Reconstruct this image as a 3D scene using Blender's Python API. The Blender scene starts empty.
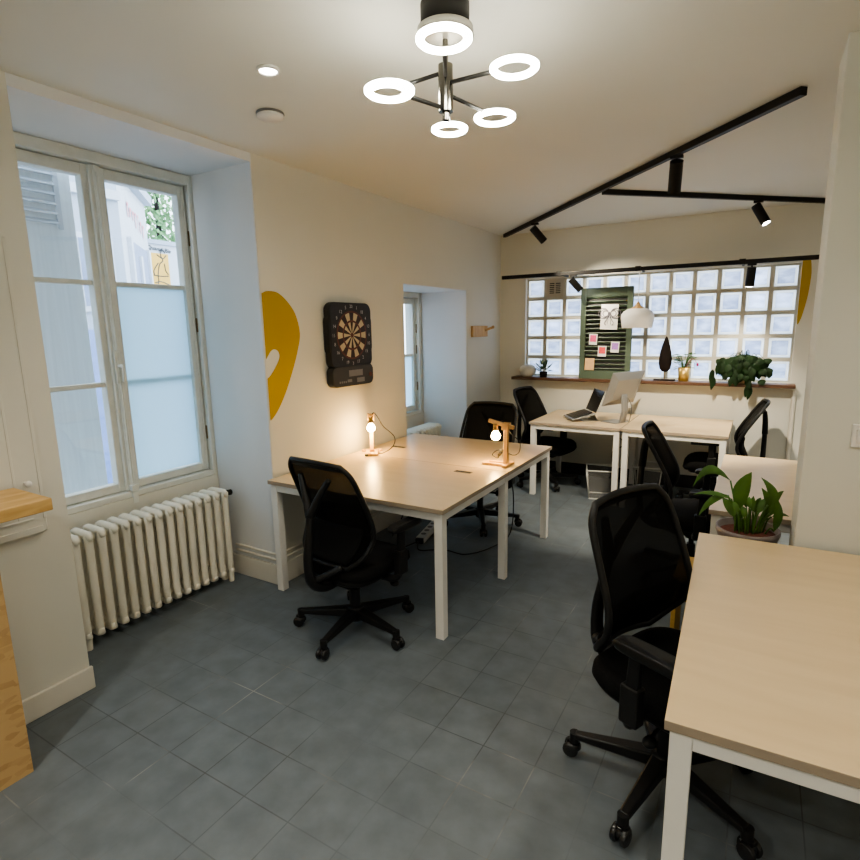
import bpy, math, random
from mathutils import Vector, Matrix
random.seed(7)
C = bpy.context.scene.collection
PI = math.pi
V = Vector

# ------------------------------------------------------------------ materials
def nodes_of(m):
    m.use_nodes = True
    return m.node_tree.nodes, m.node_tree.links

def mat(name, col, rough=0.5, metal=0.0, var=0.0, scale=8.0, bump=0.0, bscale=60.0, spec=0.5, stretch=None):
    """Principled material with procedural colour variation and bump."""
    m = bpy.data.materials.new(name)
    n, l = nodes_of(m)
    b = n['Principled BSDF']
    b.inputs['Roughness'].default_value = rough
    b.inputs['Metallic'].default_value = metal
    b.inputs['Specular IOR Level'].default_value = spec
    tc = n.new('ShaderNodeTexCoord')
    mp = n.new('ShaderNodeMapping')
    if stretch: mp.inputs['Scale'].default_value = stretch
    l.new(tc.outputs['Object'], mp.inputs['Vector'])
    nz = n.new('ShaderNodeTexNoise'); nz.inputs['Scale'].default_value = scale
    nz.inputs['Detail'].default_value = 5
    l.new(mp.outputs['Vector'], nz.inputs['Vector'])
    rp = n.new('ShaderNodeValToRGB')
    rp.color_ramp.elements[0].position = 0.3; rp.color_ramp.elements[1].position = 0.7
    rp.color_ramp.elements[0].color = (*[c * (1 - var) for c in col], 1)
    rp.color_ramp.elements[1].color = (*[min(1, c * (1 + var)) for c in col], 1)
    l.new(nz.outputs['Fac'], rp.inputs['Fac'])
    l.new(rp.outputs['Color'], b.inputs['Base Color'])
    if bump:
        n2 = n.new('ShaderNodeTexNoise'); n2.inputs['Scale'].default_value = bscale
        n2.inputs['Detail'].default_value = 3
        l.new(mp.outputs['Vector'], n2.inputs['Vector'])
        bp = n.new('ShaderNodeBump'); bp.inputs['Strength'].default_value = bump
        bp.inputs['Distance'].default_value = 0.004
        l.new(n2.outputs['Fac'], bp.inputs['Height'])
        l.new(bp.outputs['Normal'], b.inputs['Normal'])
    return m

def emit(name, col, strength):
    m = bpy.data.materials.new(name)
    n, l = nodes_of(m)
    b = n['Principled BSDF']
    b.inputs['Base Color'].default_value = (*col, 1)
    b.inputs['Emission Color'].default_value = (*col, 1)
    b.inputs['Emission Strength'].default_value = strength
    return m

def floor_mat():
    m = bpy.data.materials.new('slate_tiles')
    n, l = nodes_of(m); b = n['Principled BSDF']
    tc = n.new('ShaderNodeTexCoord'); mp = n.new('ShaderNodeMapping')
    mp.inputs['Location'].default_value = (0.40, 0.385, 0)
    mp.inputs['Scale'].default_value = (1, 1, 1)
    l.new(tc.outputs['Object'], mp.inputs['Vector'])
    br = n.new('ShaderNodeTexBrick')
    br.offset = 0.0; br.squash = 1.0
    br.inputs['Scale'].default_value = 1.0
    br.inputs['Brick Width'].default_value = 0.2155; br.inputs['Row Height'].default_value = 0.2155
    br.inputs['Mortar Size'].default_value = 0.0026
    br.inputs['Mortar Smooth'].default_value = 0.25
    br.inputs['Color1'].default_value = (0.122, 0.144, 0.161, 1)
    br.inputs['Color2'].default_value = (0.140, 0.162, 0.179, 1)
    br.inputs['Mortar'].default_value = (0.072, 0.080, 0.085, 1)
    l.new(mp.outputs['Vector'], br.inputs['Vector'])
    nz = n.new('ShaderNodeTexNoise'); nz.inputs['Scale'].default_value = 2.2; nz.inputs['Detail'].default_value = 6
    l.new(tc.outputs['Object'], nz.inputs['Vector'])
    # pale worn grout in places
    gr = n.new('ShaderNodeValToRGB')
    gr.color_ramp.elements[0].position = 0.54; gr.color_ramp.elements[0].color = (0, 0, 0, 1)
    gr.color_ramp.elements[1].position = 0.66; gr.color_ramp.elements[1].color = (1, 1, 1, 1)
    l.new(nz.outputs['Fac'], gr.inputs['Fac'])
    mu = n.new('ShaderNodeMath'); mu.operation = 'MULTIPLY'
    l.new(br.outputs['Fac'], mu.inputs[0]); l.new(gr.outputs['Color'], mu.inputs[1])
    # painted-over tiles: the joints only show in places
    nf = n.new('ShaderNodeTexNoise'); nf.inputs['Scale'].default_value = 1.35; nf.inputs['Detail'].default_value = 3
    l.new(tc.outputs['Object'], nf.inputs['Vector'])
    fr_ = n.new('ShaderNodeValToRGB')
    fr_.color_ramp.elements[0].position = 0.42; fr_.color_ramp.elements[0].color = (0.9, 0.9, 0.9, 1)
    fr_.color_ramp.elements[1].position = 0.60; fr_.color_ramp.elements[1].color = (0.05, 0.05, 0.05, 1)
    l.new(nf.outputs['Fac'], fr_.inputs['Fac'])
    pm = n.new('ShaderNodeMix'); pm.data_type = 'RGBA'
    l.new(fr_.outputs['Color'], pm.inputs['Factor']); l.new(br.outputs['Color'], pm.inputs[6])
    pm.inputs[7].default_value = (0.131, 0.153, 0.170, 1)
    mx = n.new('ShaderNodeMix'); mx.data_type = 'RGBA'
    l.new(mu.outputs[0], mx.inputs['Factor']); l.new(pm.outputs[2], mx.inputs[6])
    mx.inputs[7].default_value = (0.27, 0.27, 0.26, 1)
    n3 = n.new('ShaderNodeTexNoise'); n3.inputs['Scale'].default_value = 9; n3.inputs['Detail'].default_value = 8
    l.new(tc.outputs['Object'], n3.inputs['Vector'])
    r3 = n.new('ShaderNodeValToRGB')
    r3.color_ramp.elements[0].color = (0.82, 0.82, 0.82, 1); r3.color_ramp.elements[1].color = (1.15, 1.15, 1.15, 1)
    r3.color_ramp.elements[0].position = 0.3; r3.color_ramp.elements[1].position = 0.7
    l.new(n3.outputs['Fac'], r3.inputs['Fac'])
    m2 = n.new('ShaderNodeMix'); m2.data_type = 'RGBA'; m2.blend_type = 'MULTIPLY'; m2.inputs['Factor'].default_value = 1
    l.new(mx.outputs[2], m2.inputs[6]); l.new(r3.outputs['Color'], m2.inputs[7])
    l.new(m2.outputs[2], b.inputs['Base Color'])
    b.inputs['Roughness'].default_value = 0.5
    rr = n.new('ShaderNodeMapRange'); rr.inputs['To Min'].default_value = 0.42; rr.inputs['To Max'].default_value = 0.62
    l.new(n3.outputs['Fac'], rr.inputs['Value']); l.new(rr.outputs[0], b.inputs['Roughness'])
    b.inputs['Specular IOR Level'].default_value = 0.45
    bp = n.new('ShaderNodeBump'); bp.inputs['Strength'].default_value = 0.22; bp.inputs['Distance'].default_value = 0.003
    inv = n.new('ShaderNodeMath'); inv.operation = 'MULTIPLY_ADD'; inv.inputs[1].default_value = -1.0
    l.new(br.outputs['Fac'], inv.inputs[0]); l.new(n3.outputs['Fac'], inv.inputs[2])
    l.new(inv.outputs[0], bp.inputs['Height']); l.new(bp.outputs['Normal'], b.inputs['Normal'])
    return m

def wood_mat(name, c1, c2, rough=0.4, scale=3.0, dist=4.0, stretch=(1, 8, 8)):
    m = bpy.data.materials.new(name)
    n, l = nodes_of(m); b = n['Principled BSDF']
    tc = n.new('ShaderNodeTexCoord'); mp = n.new('ShaderNodeMapping')
    mp.inputs['Scale'].default_value = stretch
    l.new(tc.outputs['Object'], mp.inputs['Vector'])
    nz = n.new('ShaderNodeTexNoise'); nz.inputs['Scale'].default_value = scale; nz.inputs['Detail'].default_value = 6
    nz.inputs['Distortion'].default_value = dist * 0.2
    l.new(mp.outputs['Vector'], nz.inputs['Vector'])
    rp = n.new('ShaderNodeValToRGB')
    rp.color_ramp.elements[0].position = 0.32; rp.color_ramp.elements[1].position = 0.68
    rp.color_ramp.elements[0].color = (*c1, 1); rp.color_ramp.elements[1].color = (*c2, 1)
    l.new(nz.outputs['Fac'], rp.inputs['Fac']); l.new(rp.outputs['Color'], b.inputs['Base Color'])
    b.inputs['Roughness'].default_value = rough
    return m

def osb_mat(name):
    m = bpy.data.materials.new(name)
    n, l = nodes_of(m); b = n['Principled BSDF']
    tc = n.new('ShaderNodeTexCoord')
    mp = n.new('ShaderNodeMapping'); mp.inputs['Scale'].default_value = (22, 22, 46)
    l.new(tc.outputs['Object'], mp.inputs['Vector'])
    vo = n.new('ShaderNodeTexVoronoi'); vo.inputs['Scale'].default_value = 1.2; vo.inputs['Randomness'].default_value = 1
    l.new(mp.outputs['Vector'], vo.inputs['Vector'])
    sp = n.new('ShaderNodeSeparateColor'); l.new(vo.outputs['Color'], sp.inputs['Color'])
    nz = n.new('ShaderNodeTexNoise'); nz.inputs['Scale'].default_value = 4; nz.inputs['Detail'].default_value = 6
    l.new(tc.outputs['Object'], nz.inputs['Vector'])
    ad = n.new('ShaderNodeMath'); ad.operation = 'ADD'
    l.new(sp.outputs[0], ad.inputs[0]); l.new(nz.outputs['Fac'], ad.inputs[1])
    rp = n.new('ShaderNodeValToRGB')
    rp.color_ramp.elements[0].position = 0.35; rp.color_ramp.elements[0].color = (0.36, 0.215, 0.085, 1)
    rp.color_ramp.elements[1].position = 1.3 / 1.5; rp.color_ramp.elements[1].color = (0.52, 0.345, 0.16, 1)
    l.new(ad.outputs[0], rp.inputs['Fac']); l.new(rp.outputs['Color'], b.inputs['Base Color'])
    b.inputs['Roughness'].default_value = 0.6
    return m

def mix_mat(name, a_kind, a_col, b_kind, b_col, fac, rough=0.1, noise=None):
    """Mix of two shader kinds (transparent / glossy / diffuse / translucent)."""
    m = bpy.data.materials.new(name)
    n, l = nodes_of(m)
    n.remove(n['Principled BSDF'])
    out = n['Material Output']
    def mk(kind, col):
        s = n.new({'transparent': 'ShaderNodeBsdfTransparent', 'glossy': 'ShaderNodeBsdfGlossy',
                   'diffuse': 'ShaderNodeBsdfDiffuse', 'translucent': 'ShaderNodeBsdfTranslucent'}[kind])
        s.inputs['Color'].default_value = (*col, 1)
        if kind == 'glossy': s.inputs['Roughness'].default_value = rough
        return s
    A = mk(a_kind, a_col); B = mk(b_kind, b_col)
    mx = n.new('ShaderNodeMixShader'); mx.inputs['Fac'].default_value = fac
    l.new(A.outputs[0], mx.inputs[1]); l.new(B.outputs[0], mx.inputs[2])
    l.new(mx.outputs[0], out.inputs['Surface'])
    if noise:
        tc = n.new('ShaderNodeTexCoord')
        mp = n.new('ShaderNodeMapping'); mp.inputs['Scale'].default_value = noise[3]
        l.new(tc.outputs['Object'], mp.inputs['Vector'])
        nz = n.new('ShaderNodeTexNoise'); nz.inputs['Scale'].default_value = noise[0]; nz.inputs['Detail'].default_value = 3
        l.new(mp.outputs['Vector'], nz.inputs['Vector'])
        rp = n.new('ShaderNodeValToRGB')
        rp.color_ramp.elements[0].position = 0.36; rp.color_ramp.elements[1].position = 0.64
        rp.color_ramp.elements[0].color = (*noise[1], 1); rp.color_ramp.elements[1].color = (*noise[2], 1)
        l.new(nz.outputs['Fac'], rp.inputs['Fac'])
        oi = n.new('ShaderNodeObjectInfo'); vm = n.new('ShaderNodeVectorMath'); vm.operation = 'SCALE'
        vm.inputs[0].default_value = (17, 11, 23); l.new(oi.outputs['Random'], vm.inputs['Scale']); l.new(vm.outputs[0], mp.inputs['Location'])
        mr = n.new('ShaderNodeMapRange'); mr.inputs['To Min'].default_value = 0.72; mr.inputs['To Max'].default_value = 1.25
        l.new(oi.outputs['Random'], mr.inputs['Value'])
        hs_ = n.new('ShaderNodeHueSaturation'); l.new(mr.outputs[0], hs_.inputs['Value']); l.new(rp.outputs['Color'], hs_.inputs['Color'])
        l.new(hs_.outputs['Color'], A.inputs['Color'])
    return m

M = {}
M['wall'] = mat('warm_white_paint', (0.675, 0.665, 0.60), 0.75, var=0.025, scale=1.5, bump=0.12, bscale=25)
M['ceiling'] = mat('ceiling_paint', (0.70, 0.70, 0.65), 0.6, var=0.02, scale=1.2, bump=0.08, bscale=12)
M['niche'] = mat('niche_daylight_tint', (0.72, 0.73, 0.74), 0.7, var=0.02, scale=2, bump=0.1, bscale=20)  # cool tint stands for the bluish daylight in the niches
M['trim'] = mat('cream_gloss_paint', (0.70, 0.67, 0.60), 0.35, var=0.03, scale=5)
M['window_paint'] = mat('old_window_paint', (0.69, 0.705, 0.66), 0.45, var=0.05, scale=14, bump=0.3, bscale=40)
M['floor'] = floor_mat()
M['radiator'] = mat('radiator_enamel', (0.82, 0.78, 0.67), 0.35, var=0.03, scale=6)
M['pipe'] = mat('painted_pipe', (0.74, 0.70, 0.62), 0.4, var=0.03)
M['desk_top'] = wood_mat('pale_maple_laminate', (0.63, 0.475, 0.285), (0.68, 0.52, 0.32), 0.33, 2.5, 2.0, (1, 6, 6))
M['desk_edge'] = mat('taupe_edge_band', (0.36, 0.29, 0.22), 0.5, var=0.06, scale=20)
M['steel_white'] = mat('white_powder_coat', (0.78, 0.76, 0.72), 0.4, var=0.015)
M['black_plastic'] = mat('black_plastic', (0.010, 0.010, 0.0105), 0.42, var=0.15, scale=30, bump=0.15, bscale=200, spec=0.35)
M['black_fabric'] = mat('black_fabric', (0.009, 0.0088, 0.009), 0.9, var=0.3, scale=120, bump=0.4, bscale=300, spec=0.15)
M['black_matte'] = mat('black_satin_metal', (0.010, 0.009, 0.008), 0.5, var=0.1, spec=0.3)
M['castor'] = mat('castor_plastic', (0.014, 0.014, 0.015), 0.25, var=0.1, spec=0.6)
M['mesh'] = mix_mat('black_mesh_weave', 'diffuse', (0.010, 0.0095, 0.009), 'transparent', (1, 1, 1), 0.20)
M['mural'] = mat('ochre_wall_paint', (0.46, 0.30, 0.010), 0.7, var=0.03, scale=4)
M['pine'] = wood_mat('pine_wood', (0.50, 0.30, 0.12), (0.64, 0.42, 0.19), 0.5, 6, 3, (8, 8, 1.5))
M['osb'] = osb_mat('oriented_strand_board')
M['sill_wood'] = wood_mat('dark_sill_wood', (0.07, 0.034, 0.02), (0.125, 0.062, 0.036), 0.45, 5, 3, (1.5, 10, 10))
M['stool'] = mat('ochre_stained_wood', (0.50, 0.31, 0.07), 0.55, var=0.08, scale=10, stretch=(1, 1, 8))
M['green_paint'] = mat('sage_green_paint', (0.082, 0.116, 0.080), 0.55, var=0.1, scale=9)
M['paper'] = mat('white_paper', (0.82, 0.80, 0.77), 0.8, var=0.01)
M['ink'] = mat('grey_ink', (0.16, 0.15, 0.17), 0.8, var=0.2, scale=60)
M['pink'] = mat('pink_print', (0.80, 0.10, 0.25), 0.7, var=0.15, scale=60)
M['red'] = mat('red_print', (0.80, 0.09, 0.10), 0.7, var=0.15, scale=60)
M['purple'] = mat('purple_print', (0.42, 0.20, 0.62), 0.7, var=0.15, scale=60)
M['orange_paper'] = mat('kraft_paper', (0.72, 0.46, 0.22), 0.8, var=0.08, scale=30)
M['leaf'] = mat('green_leaf', (0.065, 0.145, 0.022), 0.45, var=0.35, scale=12)
M['leaf_dark'] = mat('dark_green_leaf', (0.008, 0.024, 0.006), 0.6, spec=0.2, var=0.4, scale=14)
M['leaf_grey'] = mat('grey_green_leaf', (0.09, 0.14, 0.09), 0.6, var=0.3, scale=20)
M['terracotta'] = mat('glazed_brown_pot', (0.20, 0.16, 0.145), 0.35, var=0.1)
M['soil'] = mat('red_brown_soil', (0.12, 0.035, 0.02), 0.95, var=0.35, scale=60, bump=1, bscale=90)
M['gold'] = mat('brushed_gold', (0.62, 0.43, 0.14), 0.35, metal=0.7, var=0.06)
M['tan_pot'] = mat('tan_clay_pot', (0.45, 0.32, 0.2), 0.7, var=0.08)
M['stone'] = mat('pale_stone_vase', (0.60, 0.58, 0.52), 0.6, var=0.08, scale=14)
M['dark_wood'] = mat('dark_carved_wood', (0.014, 0.009, 0.008), 0.7, spec=0.2, var=0.25, scale=25, stretch=(1, 1, 0.3))
M['silver'] = mat('brushed_aluminium', (0.30, 0.30, 0.295), 0.35, metal=0.4, var=0.03)
M['screen'] = mat('dark_screen', (0.012, 0.012, 0.012), 0.2, var=0.1)
M['grey_metal'] = mat('grey_metal', (0.20, 0.19, 0.18), 0.4, metal=0.5, var=0.05)
M['chrome'] = mat('smoked_chrome', (0.22, 0.21, 0.19), 0.18, metal=1.0, var=0.05)
M['ring_metal'] = mat('ring_housing_metal', (0.45, 0.43, 0.38), 0.35, metal=0.6, var=0.04)
M['wire'] = mat('silver_wire_mesh', (0.62, 0.61, 0.58), 0.4, metal=0.3, var=0.05)
M['bin_mesh'] = mix_mat('wire_gauze', 'diffuse', (0.42, 0.41, 0.39), 'transparent', (1, 1, 1), 0.82)
M['white_plastic'] = mat('white_plastic', (0.74, 0.72, 0.68), 0.4, var=0.02)
M['dark_hole'] = mat('dark_recess', (0.03, 0.03, 0.03), 0.8, var=0.1)
M['mortar'] = mat('pale_mortar', (0.52, 0.50, 0.43), 0.8, var=0.07, scale=10, bump=0.3, bscale=50)
M['vent'] = mat('beige_vent', (0.50, 0.46, 0.38), 0.6, var=0.04)
M['glass'] = mix_mat('clear_glass', 'transparent', (0.97, 0.99, 1.0), 'glossy', (1, 1, 1), 0.06, 0.03)
M['frost'] = mix_mat('frosted_film_glass', 'translucent', (0.74, 0.90, 0.96), 'diffuse', (0.75, 0.85, 0.9), 0.18)
M['block'] = mix_mat('glass_block_face', 'translucent', (0.8, 0.88, 1), 'glossy', (1, 1, 1), 0.07, 0.12,
                     noise=(6.0, (0.27, 0.32, 0.46), (0.47, 0.54, 0.70), (1.2, 1, 2.6)))
M['block_edge'] = mix_mat('glass_block_rim', 'translucent', (0.74, 0.78, 0.82), 'diffuse', (0.85, 0.87, 0.86), 0.25)
M['dart_black'] = mat('dartboard_black', (0.012, 0.011, 0.011), 0.5, var=0.2, scale=40)
M['dart_dark'] = mat('dart_segment_maroon', (0.028, 0.012, 0.010), 0.6, var=0.2)
M['dart_cream'] = mat('dart_segment_cream', (0.50, 0.42, 0.27), 0.6, var=0.08)
M['dart_ring'] = mat('dart_ring_red', (0.10, 0.028, 0.020), 0.6, var=0.15)
M['dart_grey'] = mat('dart_panel_grey', (0.030, 0.030, 0.029), 0.5, var=0.1)
M['dart_text'] = mat('dart_number_grey', (0.42, 0.41, 0.40), 0.6, var=0.05)
M['facade'] = mat('pale_blue_render', (0.42, 0.47, 0.54), 0.8, var=0.05, scale=2)
M['fascia'] = mat('white_fascia', (0.58, 0.61, 0.66), 0.7, var=0.03)
M['pink_letter'] = mat('faded_pink_paint', (0.75, 0.32, 0.36), 0.7, var=0.05)
M['door_blue'] = mat('slate_blue_door', (0.25, 0.30, 0.42), 0.6, var=0.08)
M['blue'] = mat('blue_paint', (0.25, 0.34, 0.62), 0.6, var=0.1)
M['poster'] = mat('yellow_poster', (0.80, 0.48, 0.10), 0.7, var=0.04)
M['black_line'] = mat('black_line_ink', (0.05, 0.06, 0.07), 0.7, var=0.2)
M['asphalt'] = mat('pale_paving', (0.38, 0.40, 0.42), 0.9, var=0.12, scale=5)
M['shutter_white'] = mat('blue_white_shutter', (0.78, 0.81, 0.84), 0.6, var=0.05, scale=5, stretch=(1, 10, 0.4))
M['hedge'] = mat('climber_leaves', (0.16, 0.33, 0.13), 0.7, var=0.5, scale=14)
M['led'] = emit('warm_led_ring', (1.0, 0.965, 0.82), 30)
M['bulb'] = emit('warm_filament_bulb', (1.0, 0.64, 0.24), 60)
M['cool_led'] = emit('white_led_lens', (1.0, 0.95, 0.88), 25)
M['flower'] = mat('magenta_flower', (0.35, 0.02, 0.10), 0.6, var=0.2)
M['brass'] = mat('aged_brass', (0.22, 0.16, 0.08), 0.45, metal=0.6, var=0.1)

# ------------------------------------------------------------------ mesh builder
class MB:
    def __init__(self): self.v = []; self.f = []; self.mi = []; self.sm = []
    def add(self, vs, fs, mi=0, smooth=False, T=None):
        o = len(self.v)
        for p in vs:
            p = V(p)
            self.v.append(T @ p if T is not None else p)
        for q in fs:
            self.f.append([i + o for i in q]); self.mi.append(mi); self.sm.append(smooth)
        return self
    def box(self, x0, x1, y0, y1, z0, z1, mi=0, T=None):
        vs = [(x, y, z) for x in (x0, x1) for y in (y0, y1) for z in (z0, z1)]
        fs = [(0, 1, 3, 2), (4, 6, 7, 5), (0, 4, 5, 1), (2, 3, 7, 6), (0, 2, 6, 4), (1, 5, 7, 3)]
        return self.add(vs, fs, mi, False, T)
    def bar(self, a, b, w, h, mi=0, up=(0, 0, 1), w2=None, h2=None):
        """tapering box section from a to b"""
        a = V(a); b = V(b); d = (b - a).normalized(); up = V(up)
        if abs(d.dot(up)) > 0.98: up = V((1, 0, 0))
        s = d.cross(up).normalized(); u = s.cross(d).normalized()
        w2 = w if w2 is None else w2; h2 = h if h2 is None else h2
        vs = []
        for p, ww, hh in ((a, w, h), (b, w2, h2)):
            for i, j in ((-1, -1), (1, -1), (1, 1), (-1, 1)):
                vs.append(p + s * (i * ww / 2) + u * (j * hh / 2))
        return self.add(vs, [(3, 2, 1, 0), (4, 5, 6, 7), (0, 1, 5, 4), (1, 2, 6, 5), (2, 3, 7, 6), (3, 0, 4, 7)], mi)
    def tube(self, pts, r, n=10, mi=0, closed=False, caps=True, flat=1.0):
        pts = [V(p) for p in pts]; N = len(pts)
        rs = r if isinstance(r, (list, tuple)) else [r] * N
        vs = []; prev = None
        for i, p in enumerate(pts):
            a = pts[(i - 1) % N] if (closed or i > 0) else p
            b = pts[(i + 1) % N] if (closed or i < N - 1) else p
            d = (b - a).normalized() if (b - a).length > 1e-9 else V((0, 0, 1))
            if prev is None:
                t = V((0, 0, 1)) if abs(d.z) < 0.9 else V((1, 0, 0))
                s = d.cross(t).normalized()
            else:
                s = (prev - d * prev.dot(d))
                s = s.normalized() if s.length > 1e-6 else d.orthogonal().normalized()
            prev = s; u = d.cross(s)
            for k in range(n):
                A = 2 * PI * k / n
                vs.append(p + s * (math.cos(A) * rs[i]) + u * (math.sin(A) * rs[i] * flat))
        fs = []
        for i in range(N if closed else N - 1):
            j = (i + 1) % N
            for k in range(n):
                k2 = (k + 1) % n
                fs.append((i * n + k, i * n + k2, j * n + k2, j * n + k))
        if caps and not closed:
            fs.append(tuple(range(n - 1, -1, -1))); fs.append(tuple((N - 1) * n + k for k in range(n)))
        return self.add(vs, fs, mi, True)
    def lathe(self, prof, c=(0, 0, 0), n=28, mi=0, T=None, smooth=True, cap0=False, cap1=False):
        vs = []; c = V(c)
        for r, z in prof:
            for k in range(n):
                A = 2 * PI * k / n
                vs.append(c + V((r * math.cos(A), r * math.sin(A), z)))
        fs = []
        for i in range(len(prof) - 1):
            for k in range(n):
                k2 = (k + 1) % n
                fs.append((i * n + k, i * n + k2, (i + 1) * n + k2, (i + 1) * n + k))
        if cap0: fs.append(tuple(range(n - 1, -1, -1)))
        if cap1: fs.append(tuple((len(prof) - 1) * n + k for k in range(n)))
        return self.add(vs, fs, mi, smooth, T)
    def cyl(self, a, b, r, n=20, mi=0, r2=None):
        r2 = r if r2 is None else r2
        a = V(a); b = V(b); d = b - a; L = d.length
        T = Matrix.Translation(a) @ d.to_track_quat('Z', 'Y').to_matrix().to_4x4()
        self.lathe([(r, 0), (r2, L)], n=n, mi=mi, T=T)
        vs = [(r * math.cos(2 * PI * k / n), r * math.sin(2 * PI * k / n), 0) for k in range(n)]
        self.add(vs, [tuple(range(n - 1, -1, -1))], mi, False, T)
        vs = [(r2 * math.cos(2 * PI * k / n), r2 * math.sin(2 * PI * k / n), L) for k in range(n)]
        return self.add(vs, [tuple(range(n))], mi, False, T)
    def sphere(self, c, r, n=16, mi=0, sq=(1, 1, 1)):
        prof = [(max(1e-4, r * math.sin(PI * i / n)), -r * math.cos(PI * i / n)) for i in range(n + 1)]
        T = Matrix.Translation(V(c)) @ Matrix.Diagonal((*sq, 1))
        return self.lathe(prof, n=n * 2, mi=mi, T=T)
    def grid(self, fn, nu, nv, mi=0, smooth=True, T=None, wrap_u=False):
        vs = [fn(i / (nu if wrap_u else nu), j / nv) for j in range(nv + 1) for i in range(nu + (0 if wrap_u else 1))]
        W = nu if wrap_u else nu + 1
        fs = []
        for j in range(nv):
            for i in range(nu):
                i2 = (i + 1) % W
                fs.append((j * W + i, j * W + i2, (j + 1) * W + i2, (j + 1) * W + i))
        return self.add(vs, fs, mi, smooth, T)
    def prism(self, poly, axis, lo, hi, mi=0, T=None):
        """extrude a 2-D polygon; axis 0 -> (y,z), 1 -> (x,z), 2 -> (x,y)"""
        def P(a, b, h):
            return [(h, a, b), (a, h, b), (a, b, h)][axis]
        n = len(poly)
        vs = [P(a, b, lo) for a, b in poly] + [P(a, b, hi) for a, b in poly]
        fs = [tuple(range(n - 1, -1, -1)), tuple(range(n, 2 * n))]
        for i in range(n):
            j = (i + 1) % n
            fs.append((i, j, n + j, n + i))
        return self.add(vs, fs, mi, False, T)
    def build(self, name, mats, parent=None, bevel=0.0, seg=2, loc=None, solid=0.0):
        me = bpy.data.meshes.new(name)
        me.from_pydata([tuple(p) for p in self.v], [], self.f)
        if not isinstance(mats, (list, tuple)): mats = [mats]
        for m in mats: me.materials.append(m)
        for p, mi, sm in zip(me.polygons, self.mi, self.sm):
            p.material_index = mi; p.use_smooth = sm
        import bmesh
        bm = bmesh.new(); bm.from_mesh(me)
        bmesh.ops.recalc_face_normals(bm, faces=bm.faces)
        bm.to_mesh(me); bm.free()
        o = bpy.data.objects.new(name, me); C.objects.link(o)
        if parent is not None: o.parent = parent
        if loc is not None: o.location = loc
        if solid:
            s = o.modifiers.new('thickness', 'SOLIDIFY'); s.thickness = solid; s.offset = 0
        if bevel:
            b = o.modifiers.new('bevel', 'BEVEL'); b.width = bevel; b.segments = seg
            b.limit_method = 'ANGLE'; b.angle_limit = math.radians(40)
        return o

def tag(o, label=None, cat=None, group=None, kind=None):
    if label: o['label'] = label
    if cat: o['category'] = cat
    if group: o['group'] = group
    if kind: o['kind'] = kind
    return o
def thing(name, label, cat, loc=(0, 0, 0), rz=0.0, group=None):
    o = bpy.data.objects.new(name, None); C.objects.link(o)
    o.empty_display_size = 0.1
    o.location = loc; o.rotation_euler = (0, 0, rz)
    return tag(o, label, cat, group)
def struct(o, label=None): return tag(o, label, None, None, 'structure')
def copy_tree(o, parent=None):
    c = o.copy(); C.objects.link(c); c.parent = parent
    for ch in list(o.children): copy_tree(ch, c)
    return c
def catmull(pts, n=8):
    pts = [V(p) for p in pts]; out = []
    P = [pts[0] * 2 - pts[1]] + pts + [pts[-1] * 2 - pts[-2]]
    for i in range(1, len(P) - 2):
        for k in range(n):
            t = k / n
            a, b, c, d = P[i - 1], P[i], P[i + 1], P[i + 2]
            out.append(0.5 * ((2 * b) + (c - a) * t + (2 * a - 5 * b + 4 * c - d) * t * t + (3 * b - a - 3 * c + d) * t ** 3))
    out.append(pts[-1]); return out
def text_into(mb, s, size, T, mi=0, bold=0.0):
    cu = bpy.data.curves.new('txt', 'FONT'); cu.body = s; cu.size = size
    cu.align_x = 'CENTER'; cu.align_y = 'CENTER'; cu.offset = bold
    ob = bpy.data.objects.new('txt', cu); C.objects.link(ob)
    dg = bpy.context.evaluated_depsgraph_get()
    me = ob.evaluated_get(dg).to_mesh()
    mb.add([v.co.copy() for v in me.vertices], [list(p.vertices) for p in me.polygons], mi, False, T)
    ob.evaluated_get(dg).to_mesh_clear()
    bpy.data.objects.remove(ob); bpy.data.curves.remove(cu)

# ------------------------------------------------------------------ setting
WX = -2.61; BY = 6.02; CZ = 2.66; WO = -3.22     # left wall face, back wall face, ceiling, window plane
XR = 1.35; YB = -1.6
struct(MB().box(-3.6, XR + .2, YB - .2, BY + .3, -0.1, 0.0).build('floor', M['floor']), 'dark grey slate tile floor with worn grout')
struct(MB().box(-3.6, XR + .2, YB - .2, BY + .3, CZ, CZ + 0.12).build('ceiling', M['ceiling']), 'white painted ceiling')
N1 = (1.20, 2.42); N2 = (3.985, 5.155); N2T = 2.025; WE = -3.36
w = MB()
w.box(WE, WX, YB - .2, N1[0], 0, CZ)
w.box(WE, WX, N1[1], N2[0], 0, CZ)
w.box(WE, WX, N2[1], BY + .3, 0, CZ)
w.box(WE, WX, N2[0], N2[1], N2T, CZ)
w.box(WE, -3.14, N1[0], N1[1], 0, 0.69)          # below windows
w.box(WE, -3.14, N2[0], N2[1], 0, 0.74)
struct(w.build('wall_left', M['wall']), 'left wall with two deep window niches')
struct(MB().box(WE, WX - .002, N1[0], N1[1], 2.612, CZ).build('trim_1', M['niche']), 'lintel over the near window niche')
# thin reveals of the niches, bluish daylight put into their colour
rv = MB()
rv.box(-3.14, WX - .004, N1[1] - .006, N1[1] + .004, 0, 2.612)
rv.box(-3.14, WX - .004, N2[1] - .006, N2[1] + .004, 0, N2T)
rv.box(-3.14, WX - .004, N2[0] - .004, N2[0] + .006, 0, N2T)
rv.box(-3.14, WX - .004, N2[0], N2[1], N2T - .006, N2T + .004)
struct(rv.build('trim_2', M['niche']), 'white reveals of the window niches, tinted with bluish daylight')

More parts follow.
